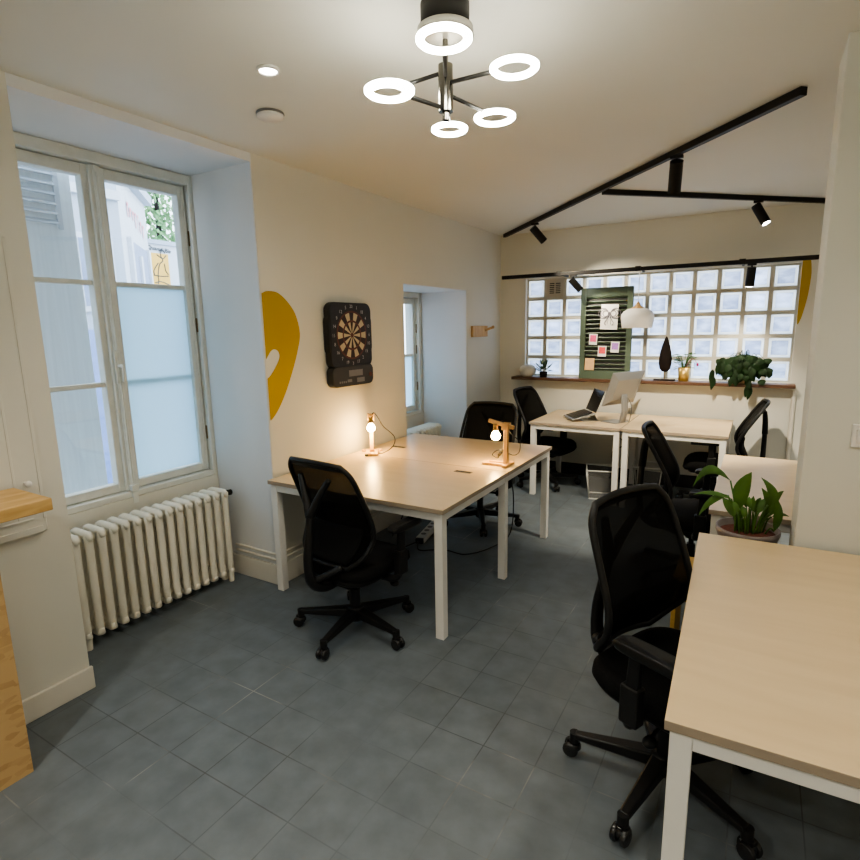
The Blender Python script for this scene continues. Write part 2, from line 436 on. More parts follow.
GX0, GX1, GZ0, GZ1 = -2.305, 0.262, 1.095, 2.165
b = MB()
b.box(WX, GX0, BY, BY + .28, 0, CZ); b.box(GX1, XR + .2, BY, BY + .28, 0, CZ)
b.box(GX0, GX1, BY, BY + .28, 0, GZ0); b.box(GX0, GX1, BY, BY + .28, GZ1, CZ)
struct(b.build('wall_back', M['wall']), 'back wall around the glass block window')
struct(MB().box(XR, XR + .2, YB - .2, BY, 0, CZ).build('wall_right', M['wall']), 'right wall')
struct(MB().box(WX, XR, YB - .2, YB, 0, CZ).build('wall_front', M['wall']), 'wall behind the viewer')
struct(MB().box(0.187, XR, 2.655, 2.95, 0, CZ).build('wall_divider', M['wall'], bevel=.004), 'wall stub ending beside the right desk')

# baseboards
bb = MB(); bb.box(WX, WX + .018, YB, N1[0] + .008, 0, 0.11); bb.box(WX, WX + .018, N1[1], N2[0], 0, 0.14); bb.box(WX, WX + .018, N2[1], BY, 0, 0.14)
bb.box(-3.12, WX + .018, N1[1] - .022, N1[1] - .007, 0, 0.14)
struct(bb.build('baseboard_left', M['trim'], bevel=.004), 'cream baseboard along the left wall')
struct(MB().box(WX, XR, BY - .018, BY, 0, 0.13).build('baseboard_back', M['dark_hole'], bevel=.004), 'baseboard along the back wall, coloured dark as its shadow band')  # dark colour stands for the shadow along the skirting

# ------------------------------------------------------------------ windows
def casement_window(idx, y0, y1, z0, z1, label, frosted_right, frosted_left=False, bars=(1.365, 1.93)):
    root = bpy.data.objects.new('window_%d' % idx, None); C.objects.link(root)
    root.location = (WO, (y0 + y1) / 2, z0); struct(root, label)
    oy = (y0 + y1) / 2
    W = (y1 - y0) / 2; H = z1 - z0
    f = MB(); fw = .06
    f.box(-.06, .07, -W, -W + fw, 0, H); f.box(-.06, .07, W - fw, W, 0, H)
    f.box(-.06, .07, -W + fw, W - fw, H - .06, H); f.box(-.06, .07, -W + fw, W - fw, 0, .035)
    f.build('window_frame', M['window_paint'], root, bevel=.006)
    for side in (-1, 1):
        a, bq = (-W + fw + .003, -.012) if side < 0 else (.012, W - fw - .003)
        s = MB(); sw = .052; zb, zt = .04, H - .064
        s.box(-.03, .03, a, a + sw, zb, zt); s.box(-.03, .03, bq - sw, bq, zb, zt)
        s.box(-.03, .03, a + sw, bq - sw, zt - .06, zt); s.box(-.03, .03, a + sw, bq - sw, zb, zb + .05)
        film = frosted_right and side > 0 and len(bars) == 2
        for zz in bars: s.box(-.022, -.008 if (film and zz == bars[0]) else .022, a + sw, bq - sw, zz - z0 - .014, zz - z0 + .014)
        cs = s.build('casement', M['window_paint'], root, bevel=.005)
        # mouldings on the stiles
        mo = MB(); mo.box(.03, .037, a + .008, a + .02, zb, zt); mo.box(.03, .037, bq - .02, bq - .008, zb, zt)
        mo.build('moulding', M['window_paint'], cs, bevel=.003)
        if side > 0:
            hg = MB()
            for zz in (.25, H * .5, H - .42): hg.cyl((.036, bq + .004, zz), (.036, bq + .004, zz + .09), .007, 10)
            hg.build('hinge', M['brass'], cs)
        zs = [zb + .05] + [q - z0 for q in bars] + [zt - .06]
        if frosted_right and side > 0 and len(bars) == 2:
            zs = [zb + .05, bars[1] - z0, zt - .06]
        for k in range(len(zs) - 1):
            fr = (frosted_right and side > 0 and k < len(zs) - 2) or (frosted_left and side < 0)
            p = MB().box(-.004, .004, a + sw - .004, bq - sw + .004, zs[k] + .006, zs[k + 1] - .006)
            o = p.build('pane', M['frost'] if fr else M['glass'], root)
            if fr: o['label'] = 'frosted lower pane'
    c = MB(); c.box(.03, .052, -.03, .03, .04, H - .064); c.box(.052, .062, -.012, .012, .04, H - .064)
    cv = c.build('meeting_stile', M['window_paint'], root, bevel=.006)
    e = MB(); zz = H * .42
    e.box(.06, .068, -.02, .016, zz - .13, zz + .06)
    e.tube(catmull([(.07, -.002, zz - .03), (.105, .0, zz - .03), (.112, .0, zz - .06), (.106, .0, zz - .12)], 5), .010, 10)
    e.cyl((.066, -.002, 0.05), (.066, -.002, H - .1), .006, 8)
    e.box(.06, .09, -.02, .02, .04, .075); e.box(.06, .085, -.016, .016, -.035, .03)
    e.build('espagnolette', M['window_paint'], root, bevel=.003)
    return root
casement_window(1, N1[0], N1[1] + .03, 0.69, 2.612, 'near double casement window with frosted lower right panes above the radiator', True)
casement_window(2, N2[0], N2[1], 0.74, N2T, 'far double casement window in the second niche', True, True, (1.37,))

# glass block window in the back wall
g = bpy.data.objects.new('window_3', None); C.objects.link(g); g.location = ((GX0 + GX1) / 2, BY, GZ0)
struct(g, 'long window of glass blocks in the back wall')
nc, nr = 12, 5; px = (GX1 - GX0) / nc; pz = (GZ1 - GZ0) / nr; hw = (GX1 - GX0) / 2
mo = MB(); jt = .0195
for i in range(nc + 1):
    x = -hw + i * px; mo.box(max(-hw, x - jt), min(hw, x + jt), .05, .11, 0, nr * pz)
for j in range(nr + 1):
    z = j * pz; mo.box(-hw, hw, .051, .109, max(0, z - jt), min(nr * pz, z + jt))
mo.build('mortar_grid', M['mortar'], g)
bl = None
for i in range(nc):
    for j in range(nr):
        if (i, j) == (1, nr - 1): continue
        if bl is None:
            k = MB(); a = px / 2 - jt; c = pz / 2 - jt
            def ringq(y, s): return [(-a + s, y, -c + s), (a - s, y, -c + s), (a - s, y, c - s), (-a + s, y, c - s)]
            r0 = ringq(.0, 0); r1 = ringq(-.012, .004); r2 = ringq(-.014, .014); r3 = ringq(-.010, .022)
            vs = r0 + r1 + r2 + r3
            for q in range(3):
                k.add(vs[q * 4:q * 4 + 8], [(m_, (m_ + 1) % 4, (m_ + 1) % 4 + 4, m_ + 4) for m_ in range(4)], 1)
            n = 6
            k.grid(lambda u, v: (-(a - .022) + 2 * (a - .022) * u, -.010 + .003 * math.sin(u * 9 + v * 4) * math.sin(PI * u) * math.sin(PI * v), -(c - .022) + 2 * (c - .022) * v), n, n, 0)
            bl = k.build('glass_block', [M['block'], M['block_edge']], g); ob = bl
        else:
            ob = bl.copy(); C.objects.link(ob)
        ob.location = (-hw + (i + .5) * px, .062, (j + .5) * pz)
vt = MB(); x = -hw + 1.5 * px; z = (nr - .5) * pz
vt.box(x - .092, x + .092, .045, .075, z - .092, z + .092)
for q in range(6):
    zz = z - .055 + q * .02
    vt.box(x - .06, x - .008, .041, .046, zz, zz + .009, 1); vt.box(x + .008, x + .06, .041, .046, zz, zz + .009, 1)
vt.build('vent_grille', [M['vent'], M['dark_hole']], g)
struct(MB().box(-2.405, 0.300, 5.86, BY + .045, 1.062, 1.0945).build('trim_3', M['sill_wood'], bevel=.004), 'dark wooden sill under the glass blocks')

# ------------------------------------------------------------------ murals
def flat_thing(name, poly, axis, lo, hi, m, label, cat):
    mb = MB().prism(poly, axis, lo, hi); return tag(mb.build(name, m), label, cat)
def smooth_poly(pts, n=5):
    q = [(0, a, b_) for a, b_ in pts]
    return [(p.y, p.z) for p in catmull(q, n)]
top = smooth_poly([(2.426, 1.875), (2.474, 1.89), (2.56, 1.882), (2.644, 1.824), (2.703, 1.747), (2.731, 1.632), (2.703, 1.525), (2.644, 1.392), (2.566, 1.25), (2.493, 1.151), (2.435, 1.10), (2.426, 1.105)])
notch = smooth_poly([(2.426, 1.36), (2.462, 1.386), (2.521, 1.454), (2.539, 1.499), (2.519, 1.532), (2.475, 1.532), (2.426, 1.48)])
flat_thing('wall_mural', top + notch, 0, WX + .0005, WX + .003, M['mural'], 'ochre yellow curved shape painted on left wall beside the near window niche', 'mural')
flat_thing('wall_mural', smooth_poly([(0.266, 2.20), (0.318, 2.20), (0.336, 2.10), (0.338, 2.023), (0.327, 1.865), (0.300, 1.70), (0.272, 1.624), (0.266, 1.70)]), 1, BY - .003, BY - .0005, M['mural'],
           'narrow ochre yellow shape painted at the right end of the glass block window', 'mural')

# ------------------------------------------------------------------ left pier cupboard and bar counter
cup = thing('wall_cupboard', 'flush painted cupboard with panelled door in the pier left of the near window', 'cupboard', (WX, 0.62, 0.82))
d = MB(); d.box(.0, .012, -.62, .49, 0.0, 1.215)
door = d.build('cupboard_door', M['wall'], cup, bevel=.003)
fr = MB()
fr.box(.012, .022, -.62, .47, .0, .028); fr.box(.012, .017, -.62, .44, .06, .068)
fr.box(.012, .015, .478, .49, .055, 1.215); fr.box(.012, .015, .385, .395, .07, 1.12)
fr.box(.012, .015, -.62, .49, 1.205, 1.215)
fr.build('door_moulding', M['wall'], door, bevel=.003)
kb = MB(); kb.cyl((.012, .43, .222), (.03, .43, .222), .007, 12); kb.sphere((.038, .43, .222), .014, 10)
kb.build('knob', M['white_plastic'], door)
ct = thing('bar_counter', 'wooden bar counter with strand board front in the lower left corner', 'counter', (-2.43, 0.2, 0))
MB().box(-.15, .153, -1.0, .80, .993, 1.04).build('countertop', wood_mat('oak_counter', (0.50, 0.30, 0.10), (0.66, 0.44, 0.19), 0.45, 4, 3, (8, 1.5, 8)), ct, bevel=.003)
cp = MB(); cp.box(.130, .150, -1.0, .602, 0, .993); cp.box(-.14, .130, .582, .602, 0, .993)
cp.build('counter_panel', M['osb'], ct)

# ------------------------------------------------------------------ radiators
def radiator(loc, ny, pitch, H, label, group=None):
    """cast iron sections along y, depth along x, origin at the floor under the middle"""
    t = thing('radiator', label, 'radiator', loc)
    sec = MB(); zb = .045; dx = .066
    for q in (-1, 0, 1):
        x = q * dx
        sec.tube([(x, 0, zb + .02), (x, 0, zb + .06), (x, 0, H - .06), (x, 0, H - .02)], [.020, .0215, .0215, .020], 12, flat=.9)
    for zz, dz in ((H - .021, 1), (zb + .021, -1)):
        sec.tube([(-dx - .019, 0, zz - dz * .03), (-dx - .014, 0, zz - dz * .008), (-dx + .008, 0, zz), (0, 0, zz), (dx - .008, 0, zz), (dx + .014, 0, zz - dz * .008), (dx + .019, 0, zz - dz * .03)], [.012, .018, .020, .020, .020, .018, .012], 12)
    for zz in (H - .05, zb + .05): sec.cyl((0, -pitch / 2, zz), (0, pitch / 2, zz), .026, 12)
    # web between the columns
    sec.box(-dx, dx, -.007, .007, H - .11, H - .03); sec.box(-dx, dx, -.007, .007, zb + .02, zb + .10)
    # webs narrow the openings
    first = None
    for k in range(ny):
        y = (k - (ny - 1) / 2) * pitch
        if first is None: first = o = sec.build('radiator_section', M['radiator'], t)
        else: o = first.copy(); C.objects.link(o)
        o.location = (0, y, 0)
    yy = ((ny - 1) / 2) * pitch
    for s in (-1, 1):
        ft = MB(); ft.cyl((0, s * yy, 0), (0, s * yy, zb + .02), .022, 12); ft.cyl((dx, s * yy, 0), (dx, s * yy, zb + .02), .016, 12, r2=.02); ft.cyl((-dx, s * yy, 0), (-dx, s * yy, zb + .02), .016, 12, r2=.02)
        ft.build('radiator_foot', M['radiator'], t)
    va = MB(); va.cyl((0, yy, H - .05), (0, yy + .055, H - .05), .014, 12); va.cyl((.0, yy + .05, H - .05), (.05, yy + .065, H - .04), .019, 12)
    va.build('valve', M['black_matte'], t)
    return t
radiator((-3.01, 1.832, 0), 15, .0665, .640, 'cream cast iron radiator under the near window', 'radiators')
radiator((-2.93, 4.53, 0), 15, .066, .66, 'cream cast iron radiator under the far window behind the bench desk', 'radiators')
for z, sgn in ((.218, 1), (.180, 2)):
    pp = MB().tube(catmull([(-2.99, N1[1] - .024, z), (-2.8, N1[1] - .024, z), (WX - .0, N1[1] - .024, z), (WX + .012, N1[1] - .012, z), (WX + .016, N1[1] + .03, z), (WX + .016, 3.0, z), (WX + .016, 3.9, z)], 6), .0085, 10)
    tag(pp.build('heating_pipe', M['pipe']), ('upper' if sgn == 1 else 'lower') + ' of the two thin white pipes above the baseboard by the radiator', 'pipe', 'heating pipes')

# ------------------------------------------------------------------ desks
def desk(name, label, x0, x1, y0, y1, H=.735, group=None, tops=1, mid=False, axis=1, leg=.05, top_t=.025, inset=.012, side_h=.045):
    cx, cy = (x0 + x1) / 2, (y0 + y1) / 2
    t = thing(name, label, 'desk', (cx, cy, 0), 0, group)
    X, Y = (x1 - x0) / 2, (y1 - y0) / 2
    ys = [-Y, Y] if tops == 1 else [-Y, 0, Y]
    for k in range(len(ys) - 1):
        e = .0015
        mb = MB().box(-X, X, ys[k] + (e if k else 0), ys[k + 1] - (e if k < len(ys) - 2 else 0), H - top_t, H)
        # top face gets the laminate, edges the edge band
        for i, f in enumerate(mb.f): mb.mi[i] = 1
        mb.mi[5] = 0
        mb.build('tabletop', [M['desk_top'], M['desk_edge']], t, bevel=.0015)
    lz = H - top_t; L = leg; i_ = inset
    legs = [(sx, sy) for sx in (-1, 1) for sy in ([-1, 0, 1] if mid else [-1, 1])]
    for sx, sy in legs:
        lx = sx * (X - i_ - L / 2); ly = sy * (Y - i_ - L / 2)
        if sy == 0: lx = sx * (X - i_ - L / 2 - .0)
        MB().box(lx - L / 2, lx + L / 2, ly - L / 2, ly + L / 2, 0, lz - .001).build('leg', M['steel_white'], t, bevel=.003)
    r = MB(); rh = .045
    for sx in (-1, 1): r.box(sx * (X - i_ - L / 2) - L / 2 + .002, sx * (X - i_ - L / 2) + L / 2 - .002, -Y + i_ + L, Y - i_ - L, lz - side_h, lz - .001)
    for sy in (-1, 1): r.box(-X + i_ + L, X - i_ - L, sy * (Y - i_ - L / 2) - L / 2 + .002, sy * (Y - i_ - L / 2) + L / 2 - .002, lz - rh, lz - .001)
    r.build('frame_rail', M['steel_white'], t, bevel=.002)
    return t
bench = desk('bench_desk', 'long double bench desk with two lamps, against left wall under the dartboard', WX + .028, -1.326, 2.340, 4.065, tops=2, mid=True)
for (x, y) in ((-2.385, 3.523), (-1.585, 3.071)):
    gm = MB().box(x + 1.954 - .06, x + 1.954 + .06, y - 3.2025 - .02, y - 3.2025 + .02, .7352, .7368)
    gm.box(x + 1.954 - .052, x + 1.954 + .052, y - 3.2025 - .011, y - 3.2025 + .011, .7368, .7374, 1)
    gm.build('cable_port', [M['grey_metal'], M['dark_hole']], bench)
dA = desk('desk', 'white framed desk in the right foreground against the wall stub', -0.148, 0.752, 1.290, 2.640, side_h=.027)
dA.rotation_euler = (0, 0, math.radians(1.9)); dA.location.y -= .012
desk('desk', 'desk behind the wall stub and the floor plant', -0.158, 0.72, 2.975, 4.34)
desk('desk', 'far desk carrying the monitor and laptop under the glass blocks', -1.885, -1.022, 5.055, 5.95, group=None)
desk('desk', 'far right desk next to the monitor desk under the glass blocks', -1.016, -0.165, 5.045, 5.95, group=None)

# ------------------------------------------------------------------ office chairs
def rounded_slab(mb, cx, cy, hx, hy, z0, z1, r=.6, n=10, dome=.012, droop=.03, mi=0):
    """cushion: superellipse plan with rounded rim and waterfall front (+x)"""
    prof = [(0.0, .0), (.80, .0), (.95, .12), (1.0, .45), (.985, .75), (.93, .93), (.82, 1.0), (.5, 1.0 + 0), (0.0001, 1.0)]
    N = 48; vs = []
    for s, h in prof:
        for k in range(N):
            A = 2 * PI * k / N; e = .52
            x = math.copysign(abs(math.cos(A)) ** e, math.cos(A)); y = math.copysign(abs(math.sin(A)) ** e, math.sin(A))
            X = cx + hx * s * x; Y = cy + hy * s * y
            z = z0 + (z1 - z0) * h + (dome * (1 - s * s) if h > .9 else 0)
            fx = max(0, (X - cx) / hx - .45) / .55
            z -= droop * fx * fx
            z += .014 * (abs(Y - cy) / hy) ** 2 * (1 if h > .6 else 0)
            vs.append((X, Y, z))
    fs = []
    for i in range(len(prof) - 1):
        for k in range(N):
            k2 = (k + 1) % N
            fs.append((i * N + k, i * N + k2, (i + 1) * N + k2, (i + 1) * N + k))
    mb.add(vs, fs, mi, True)
# back profile (x, z), facing +x, and half widths
BP = catmull([(-.225, 0, .475), (-.205, 0, .535), (-.170, 0, .630), (-.200, 0, .735), (-.262, 0, .855), (-.318, 0, .955), (-.345, 0, 1.005)], 6)
BW = catmull([(.150, 0, 0), (.215, 0, 0), (.245, 0, 0), (.242, 0, 0), (.236, 0, 0), (.222, 0, 0), (.178, 0, 0)], 6)
def back_pt(u, v, off=0.0):
    n = len(BP) - 1; f = v * n; i = min(n - 1, int(f)); t = f - i
    p = BP[i].lerp(BP[i + 1], t); w_ = BW[i].lerp(BW[i + 1], t).x
    uu = u * 2 - 1
    wrap = .045 * uu * uu * (1 - abs(v - .45))
    return V((p.x + wrap + off, uu * w_, p.z))
def make_chair(base_rot=0.0):
    t = thing('office_chair', 'x', 'office chair', (0, 0, 0), 0, 'black mesh office chairs')
    s = MB(); rounded_slab(s, .035, 0, .245, .245, .405, .478)
    seat = s.build('seat', M['black_fabric'], t)
    sh = MB(); rounded_slab(sh, .02, 0, .215, .215, .378, .412, dome=0, droop=.02); sh.build('seat_shell', M['black_plastic'], seat)
    # backrest: mesh panel + frame
    m = MB(); m.grid(lambda u, v: back_pt(.03 + .94 * u, .015 + .97 * v), 14, 24)
    back = m.build('backrest', M['mesh'], t, solid=.003)
    loop = [back_pt(0, v) for v in [i / 24 for i in range(25)]] + [back_pt(u, 1) + V((0, 0, .006 * math.sin(PI * u))) for u in [i / 8 for i in range(1, 8)]] + \
           [back_pt(1, v) for v in [1 - i / 24 for i in range(25)]] + [back_pt(u, 0) for u in [1 - i / 8 for i in range(1, 8)]]
    f = MB(); f.tube(loop, .013, 10, closed=True, flat=1.0)
    f.grid(lambda u, v: back_pt(.02 + .96 * u, .90 + .10 * v, -.004), 12, 4)      # solid head band
    f.build('backrest_frame', M['black_plastic'], back)
    lp = MB(); lp.grid(lambda u, v: back_pt(.10 + .80 * u, .06 + .36 * v, -.010 - .008 * math.sin(PI * v)), 12, 8); lp.build('lumbar_pad', M['black_fabric'], back, solid=.012)
    # spine strut with Y fork
    sp = MB()
    sp.tube(catmull([(-.10, 0, .372), (-.22, 0, .358), (-.305, 0, .40), (-.335, 0, .50), (-.338, 0, .62), (-.338, 0, .76)], 6),
            [.034 + .012 * math.sin(PI * min(1, i / 14)) - .0004 * i for i in range(31)], 12, flat=.8)
    for sg in (-1, 1):
        sp.tube(catmull([(-.338, 0, .735), (-.335, sg * .03, .80), (-.330, sg * .07, .875), (-.322, sg * .105, .935)], 5), [.024 - .0007 * i for i in range(16)], 10)
    for sg in (-1, 1): sp.tube(catmull([(-.30, sg * .01, .40), (-.27, sg * .07, .44), (-.225, sg * .13, .485)], 5), .017, 10)
    sp.build('spine', M['black_plastic'], t)
    # armrests
    for sg in (-1, 1):
        a = MB()
        a.tube(catmull([(.02, sg * .16, .385), (.03, sg * .26, .39), (.045, sg * .292, .43), (.05, sg * .296, .50)], 5), [.02] * 16, 10)
        a.bar((.05, sg * .296, .43), (.06, sg * .296, .655), .05, .032, up=(0, 1, 0), w2=.04, h2=.024)
        a.box(.02, .085, sg * .296 - .022, sg * .296 + .022, .42, .55)
        am = a.build('armrest', M['black_plastic'], t, bevel=.006)
        pd = MB(); rounded_slab(pd, .10, sg * .290, .120, .036, .655, .680, dome=.003, droop=.006)
        pd.build('arm_pad', M['black_plastic'], am)
    # tilt mechanism, levers, gas lift
    g_ = MB(); g_.box(-.12, .12, -.075, .075, .325, .382); g_.cyl((0, 0, .30), (0, 0, .33), .04, 20)
    mech = g_.build('mechanism', M['black_plastic'], t, bevel=.012)
    lv = MB(); lv.tube([(.06, -.07, .35), (.07, -.17, .345), (.075, -.235, .335)], .007, 8); lv.sphere((.078, -.225, .333), .022, 10, sq=(1, 1.2, .8))
    lv.build('lever', M['black_plastic'], mech)
    kn = MB(); kn.cyl((.10, .06, .345), (.10, .20, .345), .010, 10); kn.cyl((.10, .19, .345), (.10, .235, .345), .026, 16); kn.build('tension_knob', M['black_plastic'], mech)
    gl = MB(); gl.cyl((0, 0, .20), (0, 0, .33), .016, 16); gl.cyl((0, 0, .09), (0, 0, .235), .027, 20); gl.build('gas_lift', M['black_plastic'], t)
    hb = MB(); hb.lathe([(.001, .055), (.040, .055), (.050, .075), (.050, .120), (.040, .135), (.001, .136)], n=24); hb.build('base_hub', M['black_plastic'], t)
    lg0 = None
    for k in range(5):
        A = base_rot + 2 * PI * k / 5
        if lg0 is None:
            l_ = MB(); l_.bar((.03, 0, .102), (.318, 0, .088), .060, .052, w2=.034, h2=.024)
            l_.cyl((.318, 0, .060), (.318, 0, .099), .019, 14)
            lg0 = lg = l_.build('leg', M['black_plastic'], t, bevel=.007)
            cs = MB()
            for sg in (-1, 1): cs.lathe([(.001, -.011), (.022, -.011), (.029, -.006), (.030, .004), (.027, .010), (.001, .011)], n=20,
                                        T=Matrix.Translation((.318 + .012, sg * .017, .030)) @ Matrix.Rotation(PI / 2, 4, 'X'))
            cs.cyl((.330, -.018, .030), (.330, .018, .030), .008, 10)
            cs.box(.306, .345, -.008, .008, .03, .066)
            cs.lathe([(.024, .055), (.030, .045), (.030, .035)], c=(.322, 0, 0), n=18)
            cs.build('castor', M['castor'], lg, bevel=.002)
        else:
            lg = copy_tree(lg0, t)
        lg.rotation_euler = (0, 0, A)
    return t
proto = make_chair()
def put_chair(o, x, y, heading, base_deg, tilt, label, drop=0.0):
    """tilt leans the back forward (degrees), drop lowers the seat on its gas lift"""
    o.location = (x, y, 0); o.rotation_euler = (0, 0, math.radians(heading)); o['label'] = label
    piv = V((-.06, 0, .40)); Rt = Matrix.Rotation(math.radians(tilt), 3, 'Y')
    q = 0
    for c in o.children:
        k = c.name.split('.')[0]
        if k == 'leg':
            c.rotation_euler = (0, 0, math.radians(base_deg - heading + 72 * q)); q += 1
        elif k in ('backrest', 'spine'):
            c.rotation_euler = (0, math.radians(tilt), 0); c.location = piv - Rt @ piv + V((0, 0, -drop))
        elif k not in ('base_hub', 'gas_lift'): c.location = (0, 0, -drop)
chairs = [
    (-1.835, 2.235, 84, 61, 8, 'black mesh office chair at the front of the bench desk, back to viewer', .035),
    (-1.955, 4.10, -88, 84, 4, 'black mesh office chair tucked in behind the far side of the bench desk', .03),
    (-1.86, 5.52, -8, 20, 3, 'black mesh office chair left of the monitor desk, in the far left corner', .02),
    (-0.290, 3.80, 2, 10, 2, 'black mesh office chair at the desk behind the plant, seen from the side', .02),
    (-0.186, 1.925, -24, 4 + 36, 11, 'black mesh office chair nearest the viewer at the right foreground desk', 0),
    (-0.245, 5.42, 183, 15, 0, 'black mesh office chair at right end of the far desks near the wall stub', .02),
]
for k, (x, y, h, bd, tl, lb, dr) in enumerate(chairs):
    o = proto if k == 0 else copy_tree(proto)
    put_chair(o, x, y, h, bd, tl, lb, dr)

# ------------------------------------------------------------------ ceiling lights
ch = thing('ceiling_chandelier', 'black and chrome ceiling light with six glowing LED rings', 'ceiling light', (-0.945, 1.725, CZ))
c = MB(); c.lathe([(.001, 0), (.078, 0), (.078, -.075), (.07, -.08), (.001, -.08)], n=36); cn = c.build('canopy', M['black_matte'], ch)
c = MB(); c.lathe([(.072, -.070), (.090, -.072), (.092, -.098), (.080, -.102), (.001, -.102)], n=36); c.build('canopy_collar', M['ring_metal'], cn)
c = MB(); c.cyl((0, 0, -.34), (0, 0, -.10), .009, 14); c.cyl((0, 0, -.315), (0, 0, -.175), .024, 24); c.cyl((0, 0, -.34), (0, 0, -.315), .012, 14)
c.build('stem', M['chrome'], ch)
rings = [(-.82, 1.49, 2.437, .077), (-1.07, 1.98, 2.385, .067), (-.885, 1.98, 2.39, .073), (-1.0, 1.48, 2.34, .073), (-.705, 1.72, 2.42, .073), (-1.175, 1.73, 2.455, .073)]
for (x, y, z, R) in rings:
    c_ = V((x + .945, y - 1.725, z - CZ))
    hub = V((0, 0, max(-.305, min(-.19, c_.z + .01))))
    d_ = V((c_.x - hub.x, c_.y - hub.y, 0)).normalized()
    ar = MB(); ar.tube([hub, c_ - d_ * (R - .004) + V((0, 0, .006))], .0065, 10)
    arm = ar.build('arm', M['black_matte'], ch)
    w0 = .0215
    hs = MB(); hs.lathe([(R - .003, .004), (R - .004, .0085), (R - w0 + .003, .0085), (R - w0 + .002, .004)], c=c_, n=40)
    rg = hs.build('ring_housing', M['ring_metal'], ch)
    lt = MB()
    prof = [(R - w0, .003), (R - w0, -.003), (R - w0 + .005, -.008), (R - .005, -.008), (R + .001, -.003), (R + .001, .004), (R - .003, .0065), (R - w0 + .003, .0065), (R - w0, .003)]
    lt.lathe(prof, c=c_, n=40)
    lt.build('led_diffuser', M['led'], rg)

dl = thing('downlight', 'small round recessed downlight in the ceiling left of the chandelier', 'downlight', (-1.744, 1.737, CZ))
c = MB(); c.lathe([(.034, -.001), (.045, -.001), (.047, -.006), (.036, -.012), (.034, -.003)], n=32); rm = c.build('rim', M['white_plastic'], dl)
c = MB(); c.lathe([(.001, -.005), (.034, -.005), (.034, -.001), (.001, -.001)], n=32); c.build('lens', M['cool_led'], dl)
sd = thing('smoke_detector', 'flat white round smoke detector on ceiling beside the downlight', 'smoke detector', (-2.072, 2.059, CZ))
c = MB(); c.lathe([(.001, 0), (.064, 0), (.066, -.005), (.064, -.008), (.001, -.008)], n=36); sb = c.build('base', M['grey_metal'], sd)
c = MB(); c.lathe([(.056, -.008), (.062, -.011), (.062, -.019), (.054, -.025), (.001, -.026)], n=36); c.build('cover', M['white_plastic'], sd)

# track lighting
def track(a, b_, w_, h, name, label, extra=None, loc=None):
    a = V(a); b_ = V(b_); mid = (a + b_) / 2
    t = thing(name, label, 'light track', mid)
    mb = MB(); mb.bar(a - mid, b_ - mid, w_, h); mb.build('rail', M['black_matte'], t, bevel=.003)
    return t, mid
def connectors(t, mid, pts, size=(.05, .045, .055)):
    for p in pts:
        p = V(p) - mid; mb = MB().box(p.x - size[0] / 2, p.x + size[0] / 2, p.y - size[1] / 2, p.y + size[1] / 2, p.z - size[2] / 2, p.z + size[2] / 2)
        mb.build('connector', M['black_matte'], t, bevel=.003)
T1a, T1b = V((-2.53, 5.94, CZ - .0185)), V((.079, 3.111, CZ - .0185))
t1, m1 = track(T1a, T1b, .036, .037, 'light_track', 'long black ceiling track running diagonally across the ceiling')
T2a, T2b = V((-1.115, 4.49, CZ - .0185)), V((.42, 5.95, CZ - .0185))
t2, m2 = track(T2a, T2b, .036, .037, 'light_track', 'short black ceiling track branching right from the diagonal one')
T3a, T3b = V((-2.46, 5.72, 2.172)), V((.62, 5.72, 2.172))
t3, m3 = track(T3a, T3b, .036, .037, 'light_track', 'black wall track above the glass block window holding the white pendant')
for x in (-1.83, -1.06, -.19):
    q = MB(); q.box(x - .025 - m3.x, x + .025 - m3.x, -.022, .022, -.02, .026); q.bar((x - m3.x, .02, 0), (x - m3.x, BY - 5.72 - .002, 0), .02, .02)
    q.build('wall_bracket', M['black_matte'], t3, bevel=.002)
for tt, mm, A, B, fs in ((t1, m1, T1a, T1b, (.42, .64)), (t2, m2, T2a, T2b, (.33, .78))):
    for f_ in fs:
        p = A.lerp(B, f_) - mm; dd = (B - A).normalized()
        q = MB(); q.bar(p - dd * .03, p + dd * .03, .042, .034); q.build('connector', M['black_matte'], tt)
def spot(p, aim, label, L=.175, r=.036, power=20, lit=True, col=(1, .88, .68)):
    """track spotlight hanging from p (underside of its track)"""
    t = thing('track_spotlight', label, 'spotlight', p, 0, 'black track spotlights')
    aim = V(aim).normalized(); top_ = V((0, 0, -.055))
    s = MB(); s.box(-.035, .035, -.014, .014, -.016, 0); s.cyl((0, 0, -.055), (0, 0, -.01), .008, 10); s.sphere((0, 0, -.055), .012, 8)
    s.build('bracket', M['black_matte'], t)
    a = top_ - aim * .035 + V((0, 0, -.01)); e = a + aim * L
    hd = MB(); hd.cyl(a, e, r, 28)
    h = hd.build('lamp_head', M['black_matte'], t, bevel=.003)
    ln = MB(); ln.cyl(e + aim * .0003, e + aim * .0007, r * .80, 24); ln.build('lens', M['cool_led'], h)
    li = bpy.data.lights.new('spot', 'SPOT'); li.energy = power * 2.2; li.color = col; li.spot_size = math.radians(78); li.spot_blend = .6; li.shadow_soft_size = .03
    lo = bpy.data.objects.new('spot_lamp', li); C.objects.link(lo); lo.parent = t
    lo.location = e + aim * .02; lo.rotation_euler = aim.to_track_quat('-Z', 'Y').to_euler()
    return t
on = lambda A, B, f_: A.lerp(B, f_) + V((0, 0, -.0185))
spot(on(T1a, T1b, .222), (.52, .46, -.72), 'black spotlight at the left end of the diagonal ceiling track, tilted right', power=16)
spot(on(T1a, T1b, .775), (-.10, .55, -.83), 'black spotlight in the middle of the diagonal ceiling track, pointing down', L=.18, r=.037, power=62)
spot(on(T2a, T2b, .66), (.46, -.16, -.82), 'black spotlight with lit lens on the short ceiling track', power=12)
